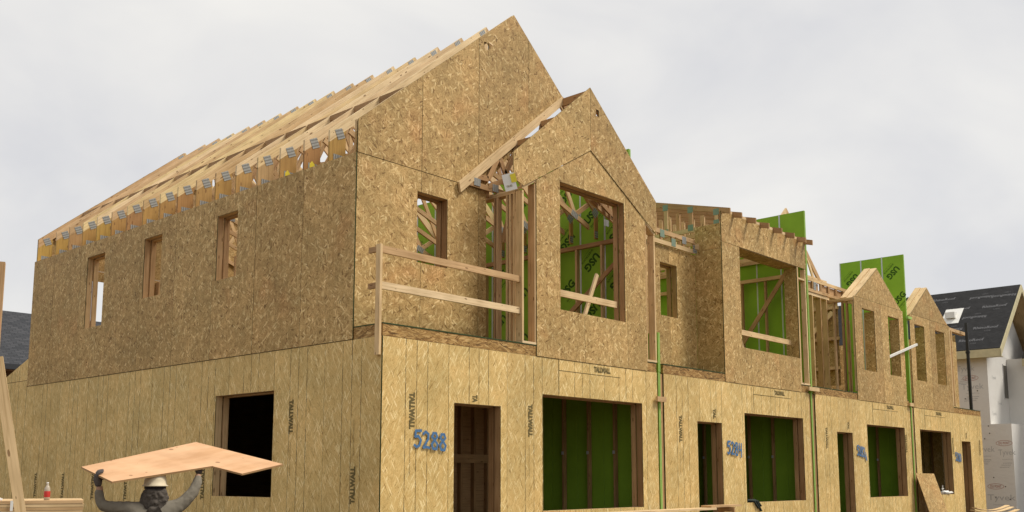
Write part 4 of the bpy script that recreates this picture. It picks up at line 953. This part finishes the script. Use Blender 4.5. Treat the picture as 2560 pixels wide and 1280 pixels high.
for (y_, z_, w_) in ((1.35, 4.85, .75), (1.75, 3.0, .75), (1.05, 2.62, .62), (1.7, 2.0, .8), (.62, .95, .9), (1.9, 1.15, .7), (.35, 2.5, .55), (1.55, 5.5, .6)):
    X = 28.497 if z_ > 3.6 else 28.477
    text('wrap_print', 'Tyvek', (X, y_, z_), (0, -1, 0), (0, 0, 1), w_, .26, 'tyvek_ink', HW, .0)
    text('wrap_fine_print', 'HomeWrap', (X, y_, z_ - .22), (0, -1, 0), (0, 0, 1), w_ * .6, .06, 'tyvek_ink', HW, .0)
    for q in range(3): text('wrap_fine_print', 'BUILDING ENVELOPE AIR BARRIER', (X, y_ + .05 * q, z_ - .34 - .07 * q), (0, -1, 0), (0, 0, 1), w_ * .55, .025, 'tyvek_ink_dark', HW, .0)
for (y_, z_) in ((1.4, 5.18), (.78, 1.36), (.42, 2.85)):
    X = 28.497 if z_ > 3.6 else 28.477
    text('wrap_logo', 'DU PONT', (X, y_, z_), (0, -1, 0), (0, 0, 1), .36, .09, 'tyvek_red', HW, .02)
    bm = bmesh.new(); ns = 32
    ri = [[bm.verts.new((X, y_ - math.cos(6.2832 * i / ns) * a, z_ + math.sin(6.2832 * i / ns) * b_)) for i in range(ns)] for a, b_ in ((.27, .10), (.255, .085))]
    for i in range(ns): bm.faces.new((ri[0][i], ri[0][(i + 1) % ns], ri[1][(i + 1) % ns], ri[1][i]))
    me = bpy.data.meshes.new('m'); bm.to_mesh(me); bm.free(); me.materials.append(M['tyvek_red']); add('wrap_logo_ring', me, HW)
for (x_, z_) in ((29.2, 5.2), (29.7, 4.3), (29.0, 3.9)):
    text('wrap_fine_print', 'Tyvek', (x_, .817, z_), (1, 0, 0), (0, 0, 1), .5, .14, 'tyvek_ink', HW, 0)
for i in range(26):
    y_ = .3 + 1.9 * random.random(); z_ = .6 + 5 * random.random()
    if z_ > 3.5 and y_ < .85: continue
    X = 28.4965 if z_ > 3.52 else 28.4765
    box('cap_nail', (X - .004, y_, z_), (X, y_ + .035, z_ + .035), 'dark_metal', HW)

# ------------------------------------------------------------ finished house behind, dark shingles
NH = thing('shingled_house', 'finished brown house with dark grey shingle roof behind the rear wing', 'house', (3, 33, 0))
box('wall', (-9, 29.9, 0), (15, 37, 6.0), 'siding', NH)
rm = mesh_of([(-9.6, 29.2, 5.95), (15.6, 29.2, 5.95), (15.6, 33.4, 8.62), (-9.6, 33.4, 8.62), (-9.6, 29.2, 5.75), (15.6, 29.2, 5.75), (15.6, 33.4, 8.42), (-9.6, 33.4, 8.42)],
             [(0, 1, 2, 3), (7, 6, 5, 4), (0, 4, 5, 1), (1, 5, 6, 2), (3, 2, 6, 7), (0, 3, 7, 4)], [[(0, 0), (25, 0), (25, 5), (0, 5)], [(0, 0), (1, 0), (1, 1), (0, 1)]] + [[(0, 0), (.1, 0), (.1, .1), (0, .1)]] * 4, [M['shingle']])
add('roof_slope', rm, NH)
rm2 = mesh_of([(-9.6, 37.6, 5.95), (15.6, 37.6, 5.95), (15.6, 33.41, 8.62), (-9.6, 33.41, 8.62), (-9.6, 37.6, 5.75), (15.6, 37.6, 5.75), (15.6, 33.41, 8.42), (-9.6, 33.41, 8.42)],
              [(3, 2, 1, 0), (4, 5, 6, 7), (1, 5, 4, 0), (2, 6, 5, 1), (7, 6, 2, 3), (4, 7, 3, 0)], [[(0, 0), (25, 0), (25, 5), (0, 5)], [(0, 0), (1, 0), (1, 1), (0, 1)]] + [[(0, 0), (.1, 0), (.1, .1), (0, .1)]] * 4, [M['shingle']])
add('roof_slope', rm2, NH)
add('gable_wall', prism_mesh([[(29.9, 5.99), (37, 5.99), (33.4, 8.3)]], 'x', -8.98, -8.8, ['siding']), NH); add('gable_wall', prism_mesh([[(29.9, 5.99), (37, 5.99), (33.4, 8.3)]], 'x', 14.8, 14.98, ['siding']), NH)
box('soffit', (-9.5, 29.25, 5.70), (15.5, 29.89, 5.74), 'siding', NH)
for x in (-6, -1, 4, 9):
    w_ = box('window', (x, 29.87, 3.4), (x + 1.3, 29.895, 5.0), 'white', NH); box('pane', (x + .08, 29.86, 3.48), (x + 1.22, 29.869, 4.92), 'glass_dark', w_)
